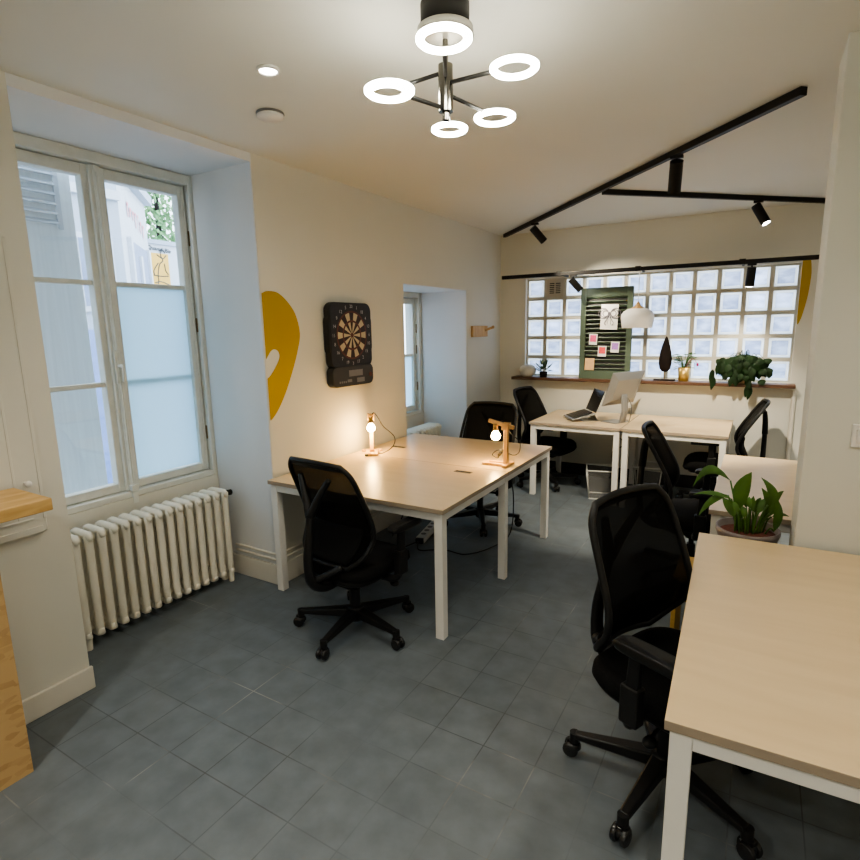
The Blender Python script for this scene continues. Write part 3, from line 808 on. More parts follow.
spot(V((-1.685, 5.72, 2.1535)), (.58, .35, -.72), 'black spotlight left of the green shutter on the wall track', L=.15, r=.034, power=4)
spot(V((-.115, 5.72, 2.1535)), (-.05, .2, -1), 'black spotlight at the right end of the wall track, pointing down', L=.16, r=.036, power=9)

# pendant on the wall track
pd = thing('pendant_lamp', 'white dome pendant lamp with wooden cap hanging before the glass blocks', 'pendant lamp', (-1.045, 5.72, 2.1535))
q = MB(); q.cyl((0, 0, -.02), (0, 0, 0), .02, 16); q.cyl((0, 0, -.30), (0, 0, -.02), .0035, 8); q.build('cord', M['white_plastic'], pd)
q = MB(); q.lathe([(.006, -.285), (.012, -.295), (.030, -.325), (.060, -.345), (.068, -.352), (.001, -.353)], n=32); q.build('wooden_cap', M['pine'], pd)
q = MB(); q.lathe([(.060, -.350), (.095, -.357), (.130, -.378), (.148, -.405), (.153, -.435), (.149, -.475), (.138, -.535), (.136, -.537), (.144, -.475), (.148, -.435), (.143, -.408), (.126, -.384), (.09, -.363), (.055, -.357)], n=48)
q.build('lamp_shade', M['paper'], pd)

# ------------------------------------------------------------------ bench desk lamps
def desk_lamp(x, y, heading, label, cord_pts, hbulb):
    t = thing('desk_lamp', label, 'desk lamp', (x, y, .735), math.radians(heading), 'wooden desk lamps')
    q = MB(); q.box(-.02, .155, -.045, -.020, 0, .018); q.box(-.02, .155, .022, .047, 0, .018); q.box(-.03, .0, -.075, .075, .0, .018); q.box(.13, .155, -.02, .022, 0, .018)
    q.build('base', M['pine'], t, bevel=.002)
    q = MB(); q.box(-.015, .015, -.014, .014, .018, .285); q.build('post', M['pine'], t, bevel=.002)
    q = MB(); q.bar((-.055, 0, .262), (.125, 0, .300), .022, .024); q.box(-.024, .024, -.026, -.014, .245, .292); q.box(-.024, .024, .014, .026, .245, .292)
    q.build('arm', M['pine'], t, bevel=.002)
    q = MB(); q.cyl((.075, 0, .240), (.075, 0, .282), .017, 16); q.cyl((.075, 0, .235), (.075, 0, .245), .020, 16)
    so = q.build('socket', M['brass'], t)
    q = MB(); q.lathe([(.012, .236), (.015, .228), (.027, .212), (.031, .197), (.027, .182), (.015, .170), (.001, .167)], c=(.075, 0, 0), n=24)
    q.build('bulb', M['bulb'], so)
    q = MB(); q.tube(catmull(cord_pts, 8), .0032, 8)
    cd = q.build('cord', M['black_plastic'], t)
    e = V(cord_pts[-1]); f_ = (e - V(cord_pts[-2])).normalized()
    q = MB(); q.bar(e - f_ * .01, e + f_ * .045, .022, .016); q.build('inline_switch', M['black_plastic'], cd, bevel=.004)
    li = bpy.data.lights.new('bulb', 'POINT'); li.energy = hbulb; li.color = (1, .64, .23); li.shadow_soft_size = .03
    lo = bpy.data.objects.new('bulb_lamp', li); C.objects.link(lo); lo.parent = t; lo.location = (.075, 0, .130)
desk_lamp(-2.475, 3.29, -54, 'wooden desk lamp with glowing bulb near the wall below the dartboard',
          [(.075, .0, .285), (.03, .03, .300), (.02, .09, .20), (.04, .17, .12), (.05, .16, .05), (.07, .09, .006), (.10, .03, .010), (.13, -.01, .010)], 2.6)
desk_lamp(-1.405, 3.345, 180, 'wooden desk lamp with glowing bulb at the outer edge of the bench desk',
          [(.075, .0, .285), (.03, -.02, .296), (-.02, -.03, .22), (-.075, -.05, .16), (-.07, -.06, .09), (-.02, -.07, .06), (.07, -.06, .09), (.13, -.07, .05), (.09, -.065, .03), (.075, -.065, .055)], 2.6)

# ------------------------------------------------------------------ dartboard
db = thing('electronic_dartboard', 'black electronic dartboard with rounded case hung on the left wall', 'dartboard', (WX, 3.205, 1.245))
def rrect(w0, w1, h0, h1, r, n=6):
    """y/z outline with bulging sides"""
    pts = []
    for (cy_, cz_, a0) in ((w1 - r, h1 - r, 0), (w0 + r, h1 - r, 90), (w0 + r, h0 + r, 180), (w1 - r, h0 + r, 270)):
        for k in range(n + 1):
            A = math.radians(a0 + 90 * k / n); pts.append((cy_ + r * math.cos(A), cz_ + r * math.sin(A)))
    return pts
q = MB(); q.prism(rrect(-.236, .236, .13, .595, .06), 0, .001, .058); q.prism(rrect(-.247, .247, .22, .52, .06), 0, .001, .054)
q.build('case', M['dart_black'], db, bevel=.008)
q = MB(); q.prism(rrect(-.236, .236, 0, .150, .045), 0, .001, .064)
pn = q.build('score_panel', M['dart_grey'], db, bevel=.008)
q = MB()
q.box(.064, .0655, -.06, .10, .070, .115); q.box(.064, .0655, -.08, -.03, .030, .050); q.box(.064, .0655, .03, .12, .022, .055)
for k in range(4): q.box(.064, .0655, -.17 + k * .022, -.157 + k * .022, .028, .042)
q.build('display', M['grey_metal'], pn)
q = MB(); q.cyl((.064, .195, .07), (.068, .195, .07), .016, 16); q.build('button', M['dart_ring'], pn)
cz = .365; R = .2
nums = [20, 1, 18, 4, 13, 6, 10, 15, 2, 17, 3, 19, 7, 16, 8, 11, 14, 9, 12, 5]
fc = MB()
def seg(r0, r1, k, mi, xx):
    vs = []
    for rr in (r0, r1):
        for s in range(4):
            A = PI / 2 - math.radians(18 * k - 9 + 18 * s / 3) ; vs.append((xx, rr * math.cos(A), cz + rr * math.sin(A)))
    # y increases to the right when facing the wall from the room
    fc.add(vs, [(s, s + 1, s + 5, s + 4) for s in range(3)], mi)
for k in range(20):
    cream = (k % 2 == 1)
    seg(.016, .093, k, 1 if cream else 0, .0592)
    seg(.093, .107, k, 2, .0594)
    seg(.107, .160, k, 1 if cream else 0, .0592)
    seg(.160, .173, k, 2, .0594)
fc.lathe([(.001, 0), (.016, 0)], n=20, mi=2, T=Matrix.Translation((.0596, 0, cz)) @ Matrix.Rotation(PI / 2, 4, 'Y'))
fc.build('dartboard_face', [M['dart_dark'], M['dart_cream'], M['dart_ring']], db)
nb = MB()
for k, nn in enumerate(nums):
    A = PI / 2 - math.radians(18 * k); p = (.0593, .203 * math.cos(A), cz + .203 * math.sin(A))
    T = Matrix.Translation(p) @ Matrix(((0, 0, 1, 0), (1, 0, 0, 0), (0, 1, 0, 0), (0, 0, 0, 1)))
    text_into(nb, str(nn), .034, T)
nb.build('number_ring', M['dart_text'], db)

# peg hanger
ph = thing('coat_peg', 'small wooden coat peg block on the wall right of the far niche', 'coat peg', (WX, 5.44, 1.605))
MB().box(.001, .028, -.19, .17, -.055, .060).build('block', M['pine'], ph, bevel=.003)
q = MB(); q.cyl((.028, .10, .01), (.10, .15, .045), .013, 14); q.sphere((.10, .15, .045), .017, 8); q.build('peg', M['pine'], ph)
# switch
sw = thing('light_switch', 'white square light switch on the wall stub at the right edge', 'light switch', (.375, 2.655, 1.21))
q = MB(); q.box(-.042, .042, -.010, -.0005, -.046, .046); q.build('plate', M['white_plastic'], sw, bevel=.004)
q = MB(); q.box(-.026, .026, -.014, -.010, -.028, .028); q.build('rocker', M['white_plastic'], sw, bevel=.002)
# pipe on the back wall
tag(MB().cyl((.300, BY - .022, 0.0), (.300, BY - .022, 1.03), .018, 14).build('drain_pipe', M['pipe']), 'white vertical pipe on the back wall below the right end of the sill', 'pipe')

# ------------------------------------------------------------------ green louvred shutter and papers
SY = 5.925
gs = thing('louvred_shutter', 'sage green louvred wooden shutter leaning on the sill against the glass blocks', 'shutter', (-1.39, SY, 1.095))
W2, H2 = .262, .935
q = MB(); q.box(-W2, -W2 + .055, -.016, .016, 0, H2); q.box(W2 - .055, W2, -.016, .016, 0, H2)
q.box(-W2 + .055, W2 - .055, -.016, .016, 0, .085); q.box(-W2 + .055, W2 - .055, -.016, .016, H2 - .085, H2)
q.box(-W2 + .055, W2 - .055, .010, .014, .085, H2 - .085, 1)
q.build('frame', [M['green_paint'], M['dark_hole']], gs, bevel=.003)
q = MB(); n = 17
for k in range(n):
    z = .10 + (H2 - .20) * k / (n - 1); q.bar((-W2 + .05, -.002, z), (W2 - .05, -.002, z), .030, .007, up=(0, .8, 1))
q.build('slats', M['green_paint'], gs)
def paper(x0, x1, z0, z1, m, label, name='photo_card', deco=None, tilt=0.0, cat='card'):
    cx, cz_ = (x0 + x1) / 2, (z0 + z1) / 2
    t = thing(name, label, cat, (cx, SY - .0195, cz_)); t.rotation_euler = (0, tilt, 0)
    a, b2 = (x1 - x0) / 2, (z1 - z0) / 2
    MB().box(-a, a, -.0015, 0, -b2, b2).build('sheet', M['paper'] if deco != 'plain' else m, t)
    if deco == 'photo':
        q = MB(); q.box(-a + .010, a - .010, -.0022, -.0015, -b2 + .030, b2 - .012); q.build('print', m, t)
    if deco == 'bow':
        q = MB()
        for sg in (-1, 1):
            for k, rr in enumerate((.055, .042, .030)):
                q.tube([V((sg * (.012 + rr * (.9 - .9 * math.cos(A))), -.003, .035 + rr * .95 * math.sin(A * 1.0) * (1 if True else 0))) for A in [PI * 2 * i / 22 for i in range(23)]], .0038, 6)
            q.tube(catmull([(0, -.003, .03), (sg * .02, -.003, -.02), (sg * .045, -.003, -.06), (sg * .03, -.003, -.085)], 5), .0038, 6)
            q.tube(catmull([(0, -.003, .03), (sg * .012, -.003, -.03), (sg * .016, -.003, -.075)], 5), .002, 6)
        q.sphere((0, -.003, .035), .012, 8, sq=(1, .2, 1.3))
        q.build('drawing', M['ink'], t)
    return t
paper(-1.440, -1.268, 1.605, 1.858, M['paper'], 'white sheet with a grey ribbon bow drawing pinned on the green shutter', 'drawing_sheet', 'bow', .03, 'drawing')
paper(-1.552, -1.468, 1.450, 1.562, M['pink'], 'pink instant photo card, upper left on the green shutter', deco='photo', tilt=.04)
paper(-1.457, -1.371, 1.328, 1.438, M['red'], 'red instant photo card in the middle of the green shutter', deco='photo', tilt=.03)
paper(-1.327, -1.243, 1.370, 1.480, M['purple'], 'purple instant photo card at the right of the green shutter', deco='photo', tilt=.05)
paper(-1.588, -1.490, 1.185, 1.310, M['orange_paper'], 'plain orange tan card at the bottom left of the green shutter', deco='plain', tilt=.02)

# ------------------------------------------------------------------ plants and sill objects
def leaf(mb, base, mid, tip, w_, n=8, mi=0, fold=.25, nrm=None):
    """pointed leaf blade along a quadratic path base-mid-tip"""
    b0, m0, t0 = V(base), V(mid), V(tip); vs = []
    ch_ = (t0 - b0); side = ch_.cross(V((0, 0, 1)))
    if side.length < 1e-4: side = V((1, 0, 0))
    if nrm is not None: side = ch_.cross(V(nrm))
    side.normalize()
    for i in range(n + 1):
        s = i / n; p = b0 * (1 - s) ** 2 + m0 * 2 * s * (1 - s) + t0 * s * s
        ww = w_ * (math.sin(PI * min(1, s ** .8)) ** .8) if 0 < s < 1 else 0.0008
        dn = ch_.cross(side).normalized() * (ww * fold)
        vs += [p - side * ww + dn, p, p + side * ww + dn]
    fs = []
    for i in range(n):
        for k in range(2): fs.append((i * 3 + k, i * 3 + k + 1, (i + 1) * 3 + k + 1, (i + 1) * 3 + k))
    mb.add(vs, fs, mi, True)
# floor plant between the desks
st = thing('plant_stool', 'ochre wooden stool between the two right desks carrying a potted plant', 'stool', (-.045, 2.812, 0))
MB().box(-.225, .225, -.14, .14, .455, .48).build('stool_top', M['stool'], st, bevel=.003)
for sx in (-1, 1): MB().box(sx * .225 - (.02 if sx > 0 else 0), sx * .225 + (.02 if sx < 0 else 0), -.135, .135, 0, .455).build('side_panel', M['stool'], st, bevel=.002)
MB().box(-.205, .205, -.012, .012, .30, .43).build('stretcher', M['stool'], st)
pp = thing('potted_plant', 'green broad-leaved plant in a brown pot behind the right foreground desk', 'potted plant', (.015, 2.815, .48))
q = MB(); q.lathe([(.001, .0), (.090, .0), (.122, .20), (.131, .225), (.131, .245), (.124, .245), (.117, .20), (.001, .195)], n=36); q.build('pot', M['terracotta'], pp)
q = MB(); q.lathe([(.001, .220), (.06, .222), (.1185, .216)], n=30); q.build('soil', M['soil'], pp)
q = MB()
# long stems and leaves (x right, y away, z up), origin at the pot base
def stem_leaf(p0, p1, m_, tip, w_, nrm=None):
    q.tube(catmull([p0, (V(p0) + V(p1)) / 2 + V((0, 0, .02)), p1], 4), .0042, 6); leaf(q, p1, m_, tip, w_, nrm=nrm)
stem_leaf((-.03, -.01, .22), (-.040, -.01, .33), (-.050, -.015, .43), (-.004, -.02, .51), .034, (0, -1, 0))
stem_leaf((-.045, 0, .22), (-.075, .0, .37), (-.16, 0, .41), (-.235, .01, .365), .015, (0, -.5, 1))
stem_leaf((-.045, .01, .22), (-.09, .0, .385), (-.16, .0, .375), (-.205, -.01, .27), .016, (0, -1, .3))
stem_leaf((-.04, .02, .22), (-.085, .02, .45), (-.19, .02, .56), (-.240, .02, .40), .021, (0, -1, .2))
stem_leaf((.03, 0, .22), (.070, 0, .36), (.115, 0, .42), (.035, .0, .485), .020, (0, -1, 0))
stem_leaf((.04, 0, .22), (.08, 0, .32), (.09, 0, .41), (.125, 0, .435), .016, (0, -1, 0))
stem_leaf((.05, .01, .22), (.075, .01, .30), (.105, .0, .36), (.040, -.01, .44), .024, (0, -1, 0))
stem_leaf((.07, .01, .22), (.105, .01, .24), (.125, .0, .33), (.100, -.01, .40), .018, (0, -1, 0))
stem_leaf((.02, 0, .22), (.015, 0, .32), (.01, 0, .36), (.012, 0, .395), .012, (0, -1, 0))
stem_leaf((-.05, -.02, .22), (-.055, -.02, .29), (-.08, -.02, .35), (-.110, -.02, .375), .020, (0, -1, .3))
stem_leaf((.06, .03, .22), (.09, .03, .30), (.12, .03, .33), (.155, .02, .315), .012, (0, -.6, 1))
for k in range(16):
    A = random.uniform(0, 2 * PI); r_ = random.uniform(.01, .055)
    p0 = (r_ * math.cos(A) + .005, r_ * math.sin(A), .22); h_ = random.uniform(.06, .13)
    p1 = (p0[0] + .02 * math.cos(A), p0[1] + .02 * math.sin(A), .22 + h_)
    stem_leaf(p0, p1, (p1[0] + .01 * math.cos(A), p1[1], p1[2] + .035), (p1[0] + .03 * math.cos(A), p1[1] + .01, p1[2] + .05), random.uniform(.010, .018), (0, -1, .1))
q.build('foliage', M['leaf'], pp)

SZ = 1.0945
# stone vase and little plant at the left end
tag(MB().lathe([(.001, 0), (.05, 0), (.085, .03), (.095, .07), (.08, .11), (.05, .13), (.03, .135), (.001, .136)], n=30).build('round_vase', M['stone'], loc=(-2.235, 5.93, SZ)), 'pale round stone vase at the left end of the wooden sill', 'vase')
gp = thing('potted_plant', 'small grey green plant beside the stone vase on the sill', 'potted plant', (-2.05, 5.925, SZ))
q = MB(); q.lathe([(.001, 0), (.038, 0), (.045, .06), (.040, .06), (.001, .055)], n=24); q.build('pot', M['dark_wood'], gp)
q = MB()
for k in range(60):
    A = random.uniform(0, 2 * PI); e = random.uniform(.1, 1.4); L = random.uniform(.08, .16)
    d_ = V((math.cos(A) * math.cos(e), min(.35, math.sin(A) * math.cos(e)), math.sin(e)))
    b0 = V((0, 0, .055)); leaf(q, b0 + d_ * L * .5, b0 + d_ * L * .8 + V((0, 0, .01)), b0 + d_ * L, .013, n=4)
q.build('foliage', M['leaf_grey'], gp)
# tree sculpture
ts = thing('tree_sculpture', 'dark wooden cypress-shaped sculpture on a small base on the sill', 'sculpture', (-.800, 5.935, SZ))
MB().box(-.10, .10, -.032, .032, 0, .014).build('base', M['dark_wood'], ts, bevel=.003)
q = MB(); q.cyl((0, 0, .014), (0, 0, .10), .006, 10); q.build('trunk', M['brass'], ts)
q = MB(); q.lathe([(.001, .085), (.028, .092), (.050, .12), (.060, .17), (.060, .22), (.052, .28), (.038, .34), (.020, .40), (.008, .43), (.001, .437)], n=28, T=Matrix.Diagonal((1, .45, 1, 1))); q.build('crown', M['dark_wood'], ts)
# gold pot plant
gp = thing('potted_plant', 'leafy plant in a gold pot next to the dark tree sculpture', 'potted plant', (-.625, 5.935, SZ))
q = MB(); q.lathe([(.001, 0), (.045, 0), (.056, .135), (.050, .135), (.046, .11), (.001, .11)], n=28); q.build('pot', M['gold'], gp)
q = MB()
for k in range(34):
    A = random.uniform(0, 2 * PI); h_ = random.uniform(.12, .27); r_ = random.uniform(.03, .085)
    c_ = V((r_ * math.cos(A), r_ * math.sin(A) * .7, h_)); tip = c_ + V((math.cos(A) * .05, math.sin(A) * .035, random.uniform(-.02, .02)))
    q.tube([(0, 0, .11), (c_.x * .5, c_.y * .5, h_ * .75), c_], .0022, 5); leaf(q, c_, (c_ + tip) / 2 + V((0, 0, .012)), tip, .026, n=5)
q.build('foliage', M['leaf'], gp)
q = MB(); q.tube(catmull([(0, 0, .12), (.07, -.01, .22), (.115, -.01, .175)], 6), .0018, 6); q.sphere((.118, -.01, .165), .014, 8, sq=(.8, .8, 1.2)); q.build('flower', M['flower'], gp)
# big trailing plant
bp_ = thing('potted_plant', 'large dark trailing plant spilling over the right end of the sill', 'potted plant', (-.115, 5.925, SZ))
q = MB(); q.lathe([(.001, 0), (.055, 0), (.078, .10), (.082, .115), (.074, .115), (.001, .105)], n=28); q.build('pot', M['tan_pot'], bp_)
q = MB()
for k in range(230):
    A = random.uniform(0, 2 * PI); r_ = random.uniform(.02, .195); 
    x = r_ * math.cos(A) * 1.08; y = max(-.16, min(.03, r_ * math.sin(A) * .6 - .03))
    h_ = .25 - .50 * (abs(x) ** 1.6) / .12 * .12 + random.uniform(-.12, .02)
    h_ = max(.03, h_) if y > -.07 else h_ - random.uniform(0, .10)
    c_ = V((x, y, h_)); dn = V((math.copysign(random.uniform(.0, .04), x), random.uniform(-.03, .0), -random.uniform(.05, .10)))
    if y > -.07 and c_.z + dn.z < .01: dn.z = -(c_.z - .01) * .8
    leaf(q, c_, c_ + dn * .5 + V((0, -.012, .012)), c_ + dn, random.uniform(.024, .036), n=5, nrm=(random.uniform(-.5, .5), -1, .3))
    if k % 3 == 0: q.tube(catmull([(x * .2, 0, .11), (x * .6, y * .6, max(h_, .12) + .04), c_], 4), .002, 5)
for (x, z) in ((-.20, .20), (-.235, .06), (-.25, .13), (.07, -.02), (.05, .0)):
    c_ = V((x, -.09, z)); leaf(q, c_, c_ + V((-.005, -.01, -.06)), c_ + V((-.02, 0, -.13)), .024, n=6, nrm=(.2, -1, 0))
q.build('foliage', M['leaf_dark'], bp_)

# ------------------------------------------------------------------ computer on the far desk
im = thing('desktop_monitor', 'silver all-in-one computer seen from behind on the far desk', 'computer', (-1.075, 5.36, .735), math.radians(155))
# local: screen faces +x
q = MB(); q.box(-.01, .17, -.10, .10, .0005, .007); q.build('stand_foot', M['silver'], im, bevel=.003)
q = MB(); q.tube(catmull([(.0, 0, .006), (-.028, 0, .09), (-.030, 0, .17), (-.015, 0, .27)], 6), .028, 12, flat=.32)
q.bar((-.002, 0, .006), (-.030, 0, .13), .085, .012, up=(1, 0, 0)); q.bar((-.030, 0, .13), (-.012, 0, .28), .085, .012, up=(1, 0, 0)); q.build('stand_neck', M['silver'], im)
Tm = Matrix.Translation((.03, 0, .165)) @ Matrix.Rotation(math.radians(-20), 4, 'Y')
q = MB()
q.add([Tm @ V(p) for p in [(.030, -.235, 0), (.030, .235, 0), (.030, .235, .335), (.030, -.235, .335), (.022, -.235, 0), (.022, .235, 0), (.022, .235, .335), (.022, -.235, .335), (-.008, -.16, .07), (-.008, .16, .07), (-.008, .16, .27), (-.008, -.16, .27)]],
      [(0, 1, 2, 3), (0, 4, 5, 1), (1, 5, 6, 2), (2, 6, 7, 3), (3, 7, 4, 0), (4, 8, 9, 5), (5, 9, 10, 6), (6, 10, 11, 7), (7, 11, 8, 4), (8, 11, 10, 9)])
pnl = q.build('panel', M['silver'], im, bevel=.003)
q = MB(); q.add([Tm @ V(p) for p in [(.0312, -.225, .06), (.0312, .225, .06), (.0312, .225, .325), (.0312, -.225, .325)]], [(0, 1, 2, 3)]); q.build('screen', M['screen'], pnl)
q = MB(); q.tube(catmull([(-.02, -.05, .24), (-.06, -.06, .15), (-.05, -.05, .03), (.02, -.13, .006), (.06, -.16, .005)], 6), .004, 8); q.build('power_cable', M['grey_metal'], im)
lt = thing('laptop', 'open laptop with black screen on a silver stand left of the monitor', 'laptop', (-1.395, 5.45, .735), math.radians(213))
# local: user side is +x, hinge at x = 0
q = MB(); q.bar((.225, 0, .020), (0, 0, .073), .30, .012, up=(0, 0, 1)); base = q.build('keyboard_base', M['silver'], lt, bevel=.003)
q = MB(); q.bar((.205, 0, .0325), (.02, 0, .0845), .27, .002, up=(0, 0, 1)); q.build('keyboard', M['screen'], base)
q = MB(); q.bar((-.004, 0, .085), (-.085, 0, .290), .30, .006, up=(1, 0, 0)); lid = q.build('lid', M['screen'], lt, bevel=.002)
ls = thing('laptop_stand', 'silver wedge stand propping up the open laptop', 'laptop stand', (-1.395, 5.45, .735), math.radians(213))
q = MB(); q.bar((.03, -.11, .001), (.03, .11, .001), .16, .002); q.bar((-.04, 0, .002), (.0, 0, .068), .22, .004, up=(1, 0, 0)); q.bar((.20, 0, .0175), (-.01, 0, .0735), .22, .004, up=(0, 0, 1)); q.build('stand_plate', M['silver'], ls)

# cable under the far desk
tag(MB().tube(catmull([(-1.2, 5.985, .70), (-1.23, 5.98, .5), (-1.15, 5.97, .40), (-1.28, 5.97, .30), (-1.2, 5.93, .012), (-1.0, 5.9, .006)], 8), .005, 8).build('power_cable', M['black_plastic']), 'dark power cable hanging down behind the monitor desk', 'cable')

# ------------------------------------------------------------------ waste bins
def bin_(x, y, label, rz):
    t = thing('wire_waste_bin', label, 'waste bin', (x, y, 0), rz, 'wire waste bins')
    H = .29; a, b2 = .105, .135
    q = MB()
    def sq(s, z): return [(-s, -s, z), (s, -s, z), (s, s, z), (-s, s, z)]
    vs = sq(a, .012) + sq(b2, H)
    q.add(vs, [(0, 1, 5, 4), (1, 2, 6, 5), (2, 3, 7, 6), (3, 0, 4, 7)]); q.add(sq(a, .006), [(0, 1, 2, 3)])
    q.build('basket', M['bin_mesh'], t)
    q = MB(); q.tube([V(p) for p in sq(b2, H)], .007, 8, closed=True); q.tube([V(p) for p in sq(a, .008)], .0075, 8, closed=True)
    for k in range(4): q.tube([vs[k], vs[k + 4]], .006, 6)
    q.build('rim', M['wire'], t)
bin_(-1.235, 5.30, 'silver wire mesh waste bin under the monitor desk', .25)
bin_(-.86, 5.62, 'silver wire mesh waste bin under the far right desk', .1)

# ------------------------------------------------------------------ floor power strip and cables under the bench
ps = thing('power_strip', 'white power strip lying on the floor under the bench desk', 'power strip', (-2.22, 3.70, 0), math.radians(102))
MB().box(-.24, .24, -.035, .035, 0, .045).build('strip_body', M['white_plastic'], ps, bevel=.005)
q = MB()
for k in range(5): q.cyl((-.16 + k * .08, 0, .0452), (-.16 + k * .08, 0, .0462), .022, 16)
q.build('socket', M['grey_metal'], ps)
q = MB(); q.box(-.27, -.241, -.03, .03, .002, .043); q.build('end_plug', M['black_plastic'], ps, bevel=.004)
def cable(pts, label):
    tag(MB().tube(catmull(pts, 8), .0045, 8).build('power_cable', M['black_plastic']), label, 'cable', 'cables under the bench desk')
cable([(-2.16, 3.415, .03), (-2.10, 3.33, .006), (-2.0, 3.38, .006), (-1.9, 3.42, .006), (-1.75, 3.42, .006), (-1.64, 3.62, .006), (-1.58, 3.85, .05), (-1.50, 3.72, .40), (-1.50, 3.6, .69)], 'black cable curving from the power strip across the floor under the bench')
cable([(-2.18, 3.415, .02), (-2.25, 3.25, .006), (-2.35, 3.30, .006), (-2.45, 3.5, .006), (-2.46, 3.7, .2), (-2.45, 3.6, .69)], 'black cable rising beside the wall behind the power strip')

# ------------------------------------------------------------------ outside the near window
struct(MB().box(-16, WE, -8, 16, -.35, -.25).build('ground_1', M['asphalt']), 'pale street paving outside')
os_ = thing('window_shutter', 'pale blue outside shutter with louvred top behind the left casement', 'shutter', (-3.74, 1.22, .74))
MB().box(-.02, .02, 0.0, .765, -.1, 2.15).build('shutter_leaf', M['shutter_white'], os_, bevel=.004)
q = MB()
for k in range(7): q.bar((.026, .10, 1.58 + k * .055), (.026, .66, 1.58 + k * .055), .044, .010, up=(.8, 0, 1))
q.box(.02, .03, .07, .10, 1.54, 1.95); q.box(.02, .03, .66, .69, 1.54, 1.95)
q.build('louvres', M['fascia'], os_)
hs = thing('building', 'pale blue house across the street seen through the near window', 'building', (-6.5, 1.0, -.25))
q = MB(); q.box(-1.5, 0, -5.5, 2.97, 0, 7.5); q.build('facade', M['facade'], hs)
q = MB(); q.box(0, .06, -5.5, 2.97, 3.40, 3.50); q.box(0, .04, -5.5, 2.97, 5.6, 5.7); q.build('cornice', M['fascia'], hs)
for (y, z0, z1) in ((2.62, 2.15, 3.0), (1.5, 2.25, 3.05), (2.2, 4.1, 5.2), (.4, 2.25, 3.05)):
    q = MB(); q.box(0, .03, y - .22, y + .22, z0, z1); fr_ = q.build('window', M['fascia'], hs)
    q = MB(); q.box(.03, .034, y - .16, y + .16, z0 + .06, z1 - .06); q.build('pane', M['door_blue'], fr_)
q = MB(); q.box(0, .05, 2.30, 2.97, 0, 1.95); q.build('shopfront', M['blue'], hs)
# shop running obliquely away
dv = V((-.74, .67, 0)).normalized(); nv = V((.67, .74, 0)).normalized()
sh = thing('shop_front', 'white shop with pink lettered fascia and dark doorway outside the window', 'building', (-6.5, 3.97, -.25))
Rm = Matrix((( dv.x, nv.x, 0, 0), (dv.y, nv.y, 0, 0), (0, 0, 1, 0), (0, 0, 0, 1)))
q = MB(); q.box(.02, 1.80, -1.0, 0, 0, 3.72, T=Rm); q.build('shop_wall', M['fascia'], sh)
q = MB(); q.box(.02, 1.84, 0, .10, 3.72, 3.84, T=Rm); q.box(.02, 1.84, -1.0, 0, 3.72, 3.88, T=Rm); q.build('eaves', M['facade'], sh)
q = MB(); q.box(.40, 1.50, 0, .02, 0, 3.04, T=Rm); q.build('doorway', M['door_blue'], sh)
q = MB(); q.box(.85, .97, .02, .05, 0, 2.9, T=Rm); q.box(.30, .40, 0, .05, 0, 3.06, T=Rm); q.box(1.50, 1.62, 0, .05, 0, 3.06, T=Rm); q.build('door_post', M['fascia'], sh)
q = MB()
for k, (x, w0, h0, h1) in enumerate(((.46, .10, 3.32, 3.50), (.60, .12, 3.34, 3.46), (.77, .10, 3.33, 3.45), (.92, .10, 3.26, 3.46), (1.10, .06, 3.24, 3.46), (1.24, .10, 3.24, 3.40), (1.40, .10, 3.20, 3.38))):
    q.bar((0, 0, 0), (0, 0, .001), .001, .001) if False else None
    q.add([Rm @ V(p) for p in [(x, .012, h0), (x + w0 * .45, .012, h0), (x + w0 * .45, .012, h1), (x, .012, h1), (x + w0 * .45, .012, h1 - .05), (x + w0, .012, h1 - .03), (x + w0, .012, h1), (x + w0 * .45, .012, h1)]], [(0, 1, 2, 3), (4, 5, 6, 7)])
q.build('fascia_lettering', M['pink_letter'], sh)
gw = thing('garden_wall', 'white garden wall with a handwritten sign outside the near window', 'wall', (-7.86, 5.30, -.25))
q = MB(); q.box(-.15, 0, -.14, .75, 0, 3.20); q.build('wall_panel', M['fascia'], gw)
q = MB(); q.box(-.19, .04, -.14, .75, 3.20, 3.26); q.build('coping', M['facade'], gw)
q = MB(); T = Matrix.Translation((.012, .06, 3.13)) @ Matrix(((0, 0, 1, 0), (1, 0, 0, 0), (0, 1, 0, 0), (0, 0, 0, 1))) @ Matrix.Rotation(-.08, 4, 'Z')
text_into(q, 'Quartel Ble', .080, T, 0, .0015); q.build('sign_lettering', M['black_line'], gw)
po = thing('yellow_poster', 'yellow poster with a black line drawing on the white garden wall', 'poster', (-7.855, 5.335, 2.30))
MB().box(.0, .012, -.155, .155, .05, .52).build('poster_sheet', M['poster'], po)
q = MB()
for path in ([(.06, .60), (.03, .50), (.06, .42), (.0, .36), (-.04, .22), (-.04, .12), (-.06, .06)], [(-.03, .50), (.06, .45), (.12, .50)], [(-.02, .38), (-.10, .27), (-.10, .20)], [(.08, .38), (.09, .28), (.13, .22)], [(-.11, .20), (.0, .19), (.13, .20)], [(-.10, .09), (.0, .11), (.13, .07)], [(.02, .56), (.08, .57), (.10, .53)]):
    q.tube(catmull([(.014, a, b2) for a, b2 in path], 5), .007, 6)
q.build('line_drawing', M['black_line'], po)
cl = MB()
for k in range(700):
    z = random.uniform(2.9, 4.6); hw_ = .30 - .07 * (z - 2.9)
    y = 5.80 + random.uniform(-hw_, hw_); x = -8.45 + random.uniform(-.2, .2)
    A = random.uniform(0, 2 * PI); d_ = V((random.uniform(.1, .6), math.cos(A), math.sin(A))) * .08
    leaf(cl, (x, y, z), V((x, y, z)) + d_ * .5 + V((.02, 0, 0)), V((x, y, z)) + d_, .032, n=3, nrm=(1, .2, .3))
tr = thing('street_tree', 'leafy green tree behind the white garden wall outside', 'tree', (-8.45, 5.8, -.25))
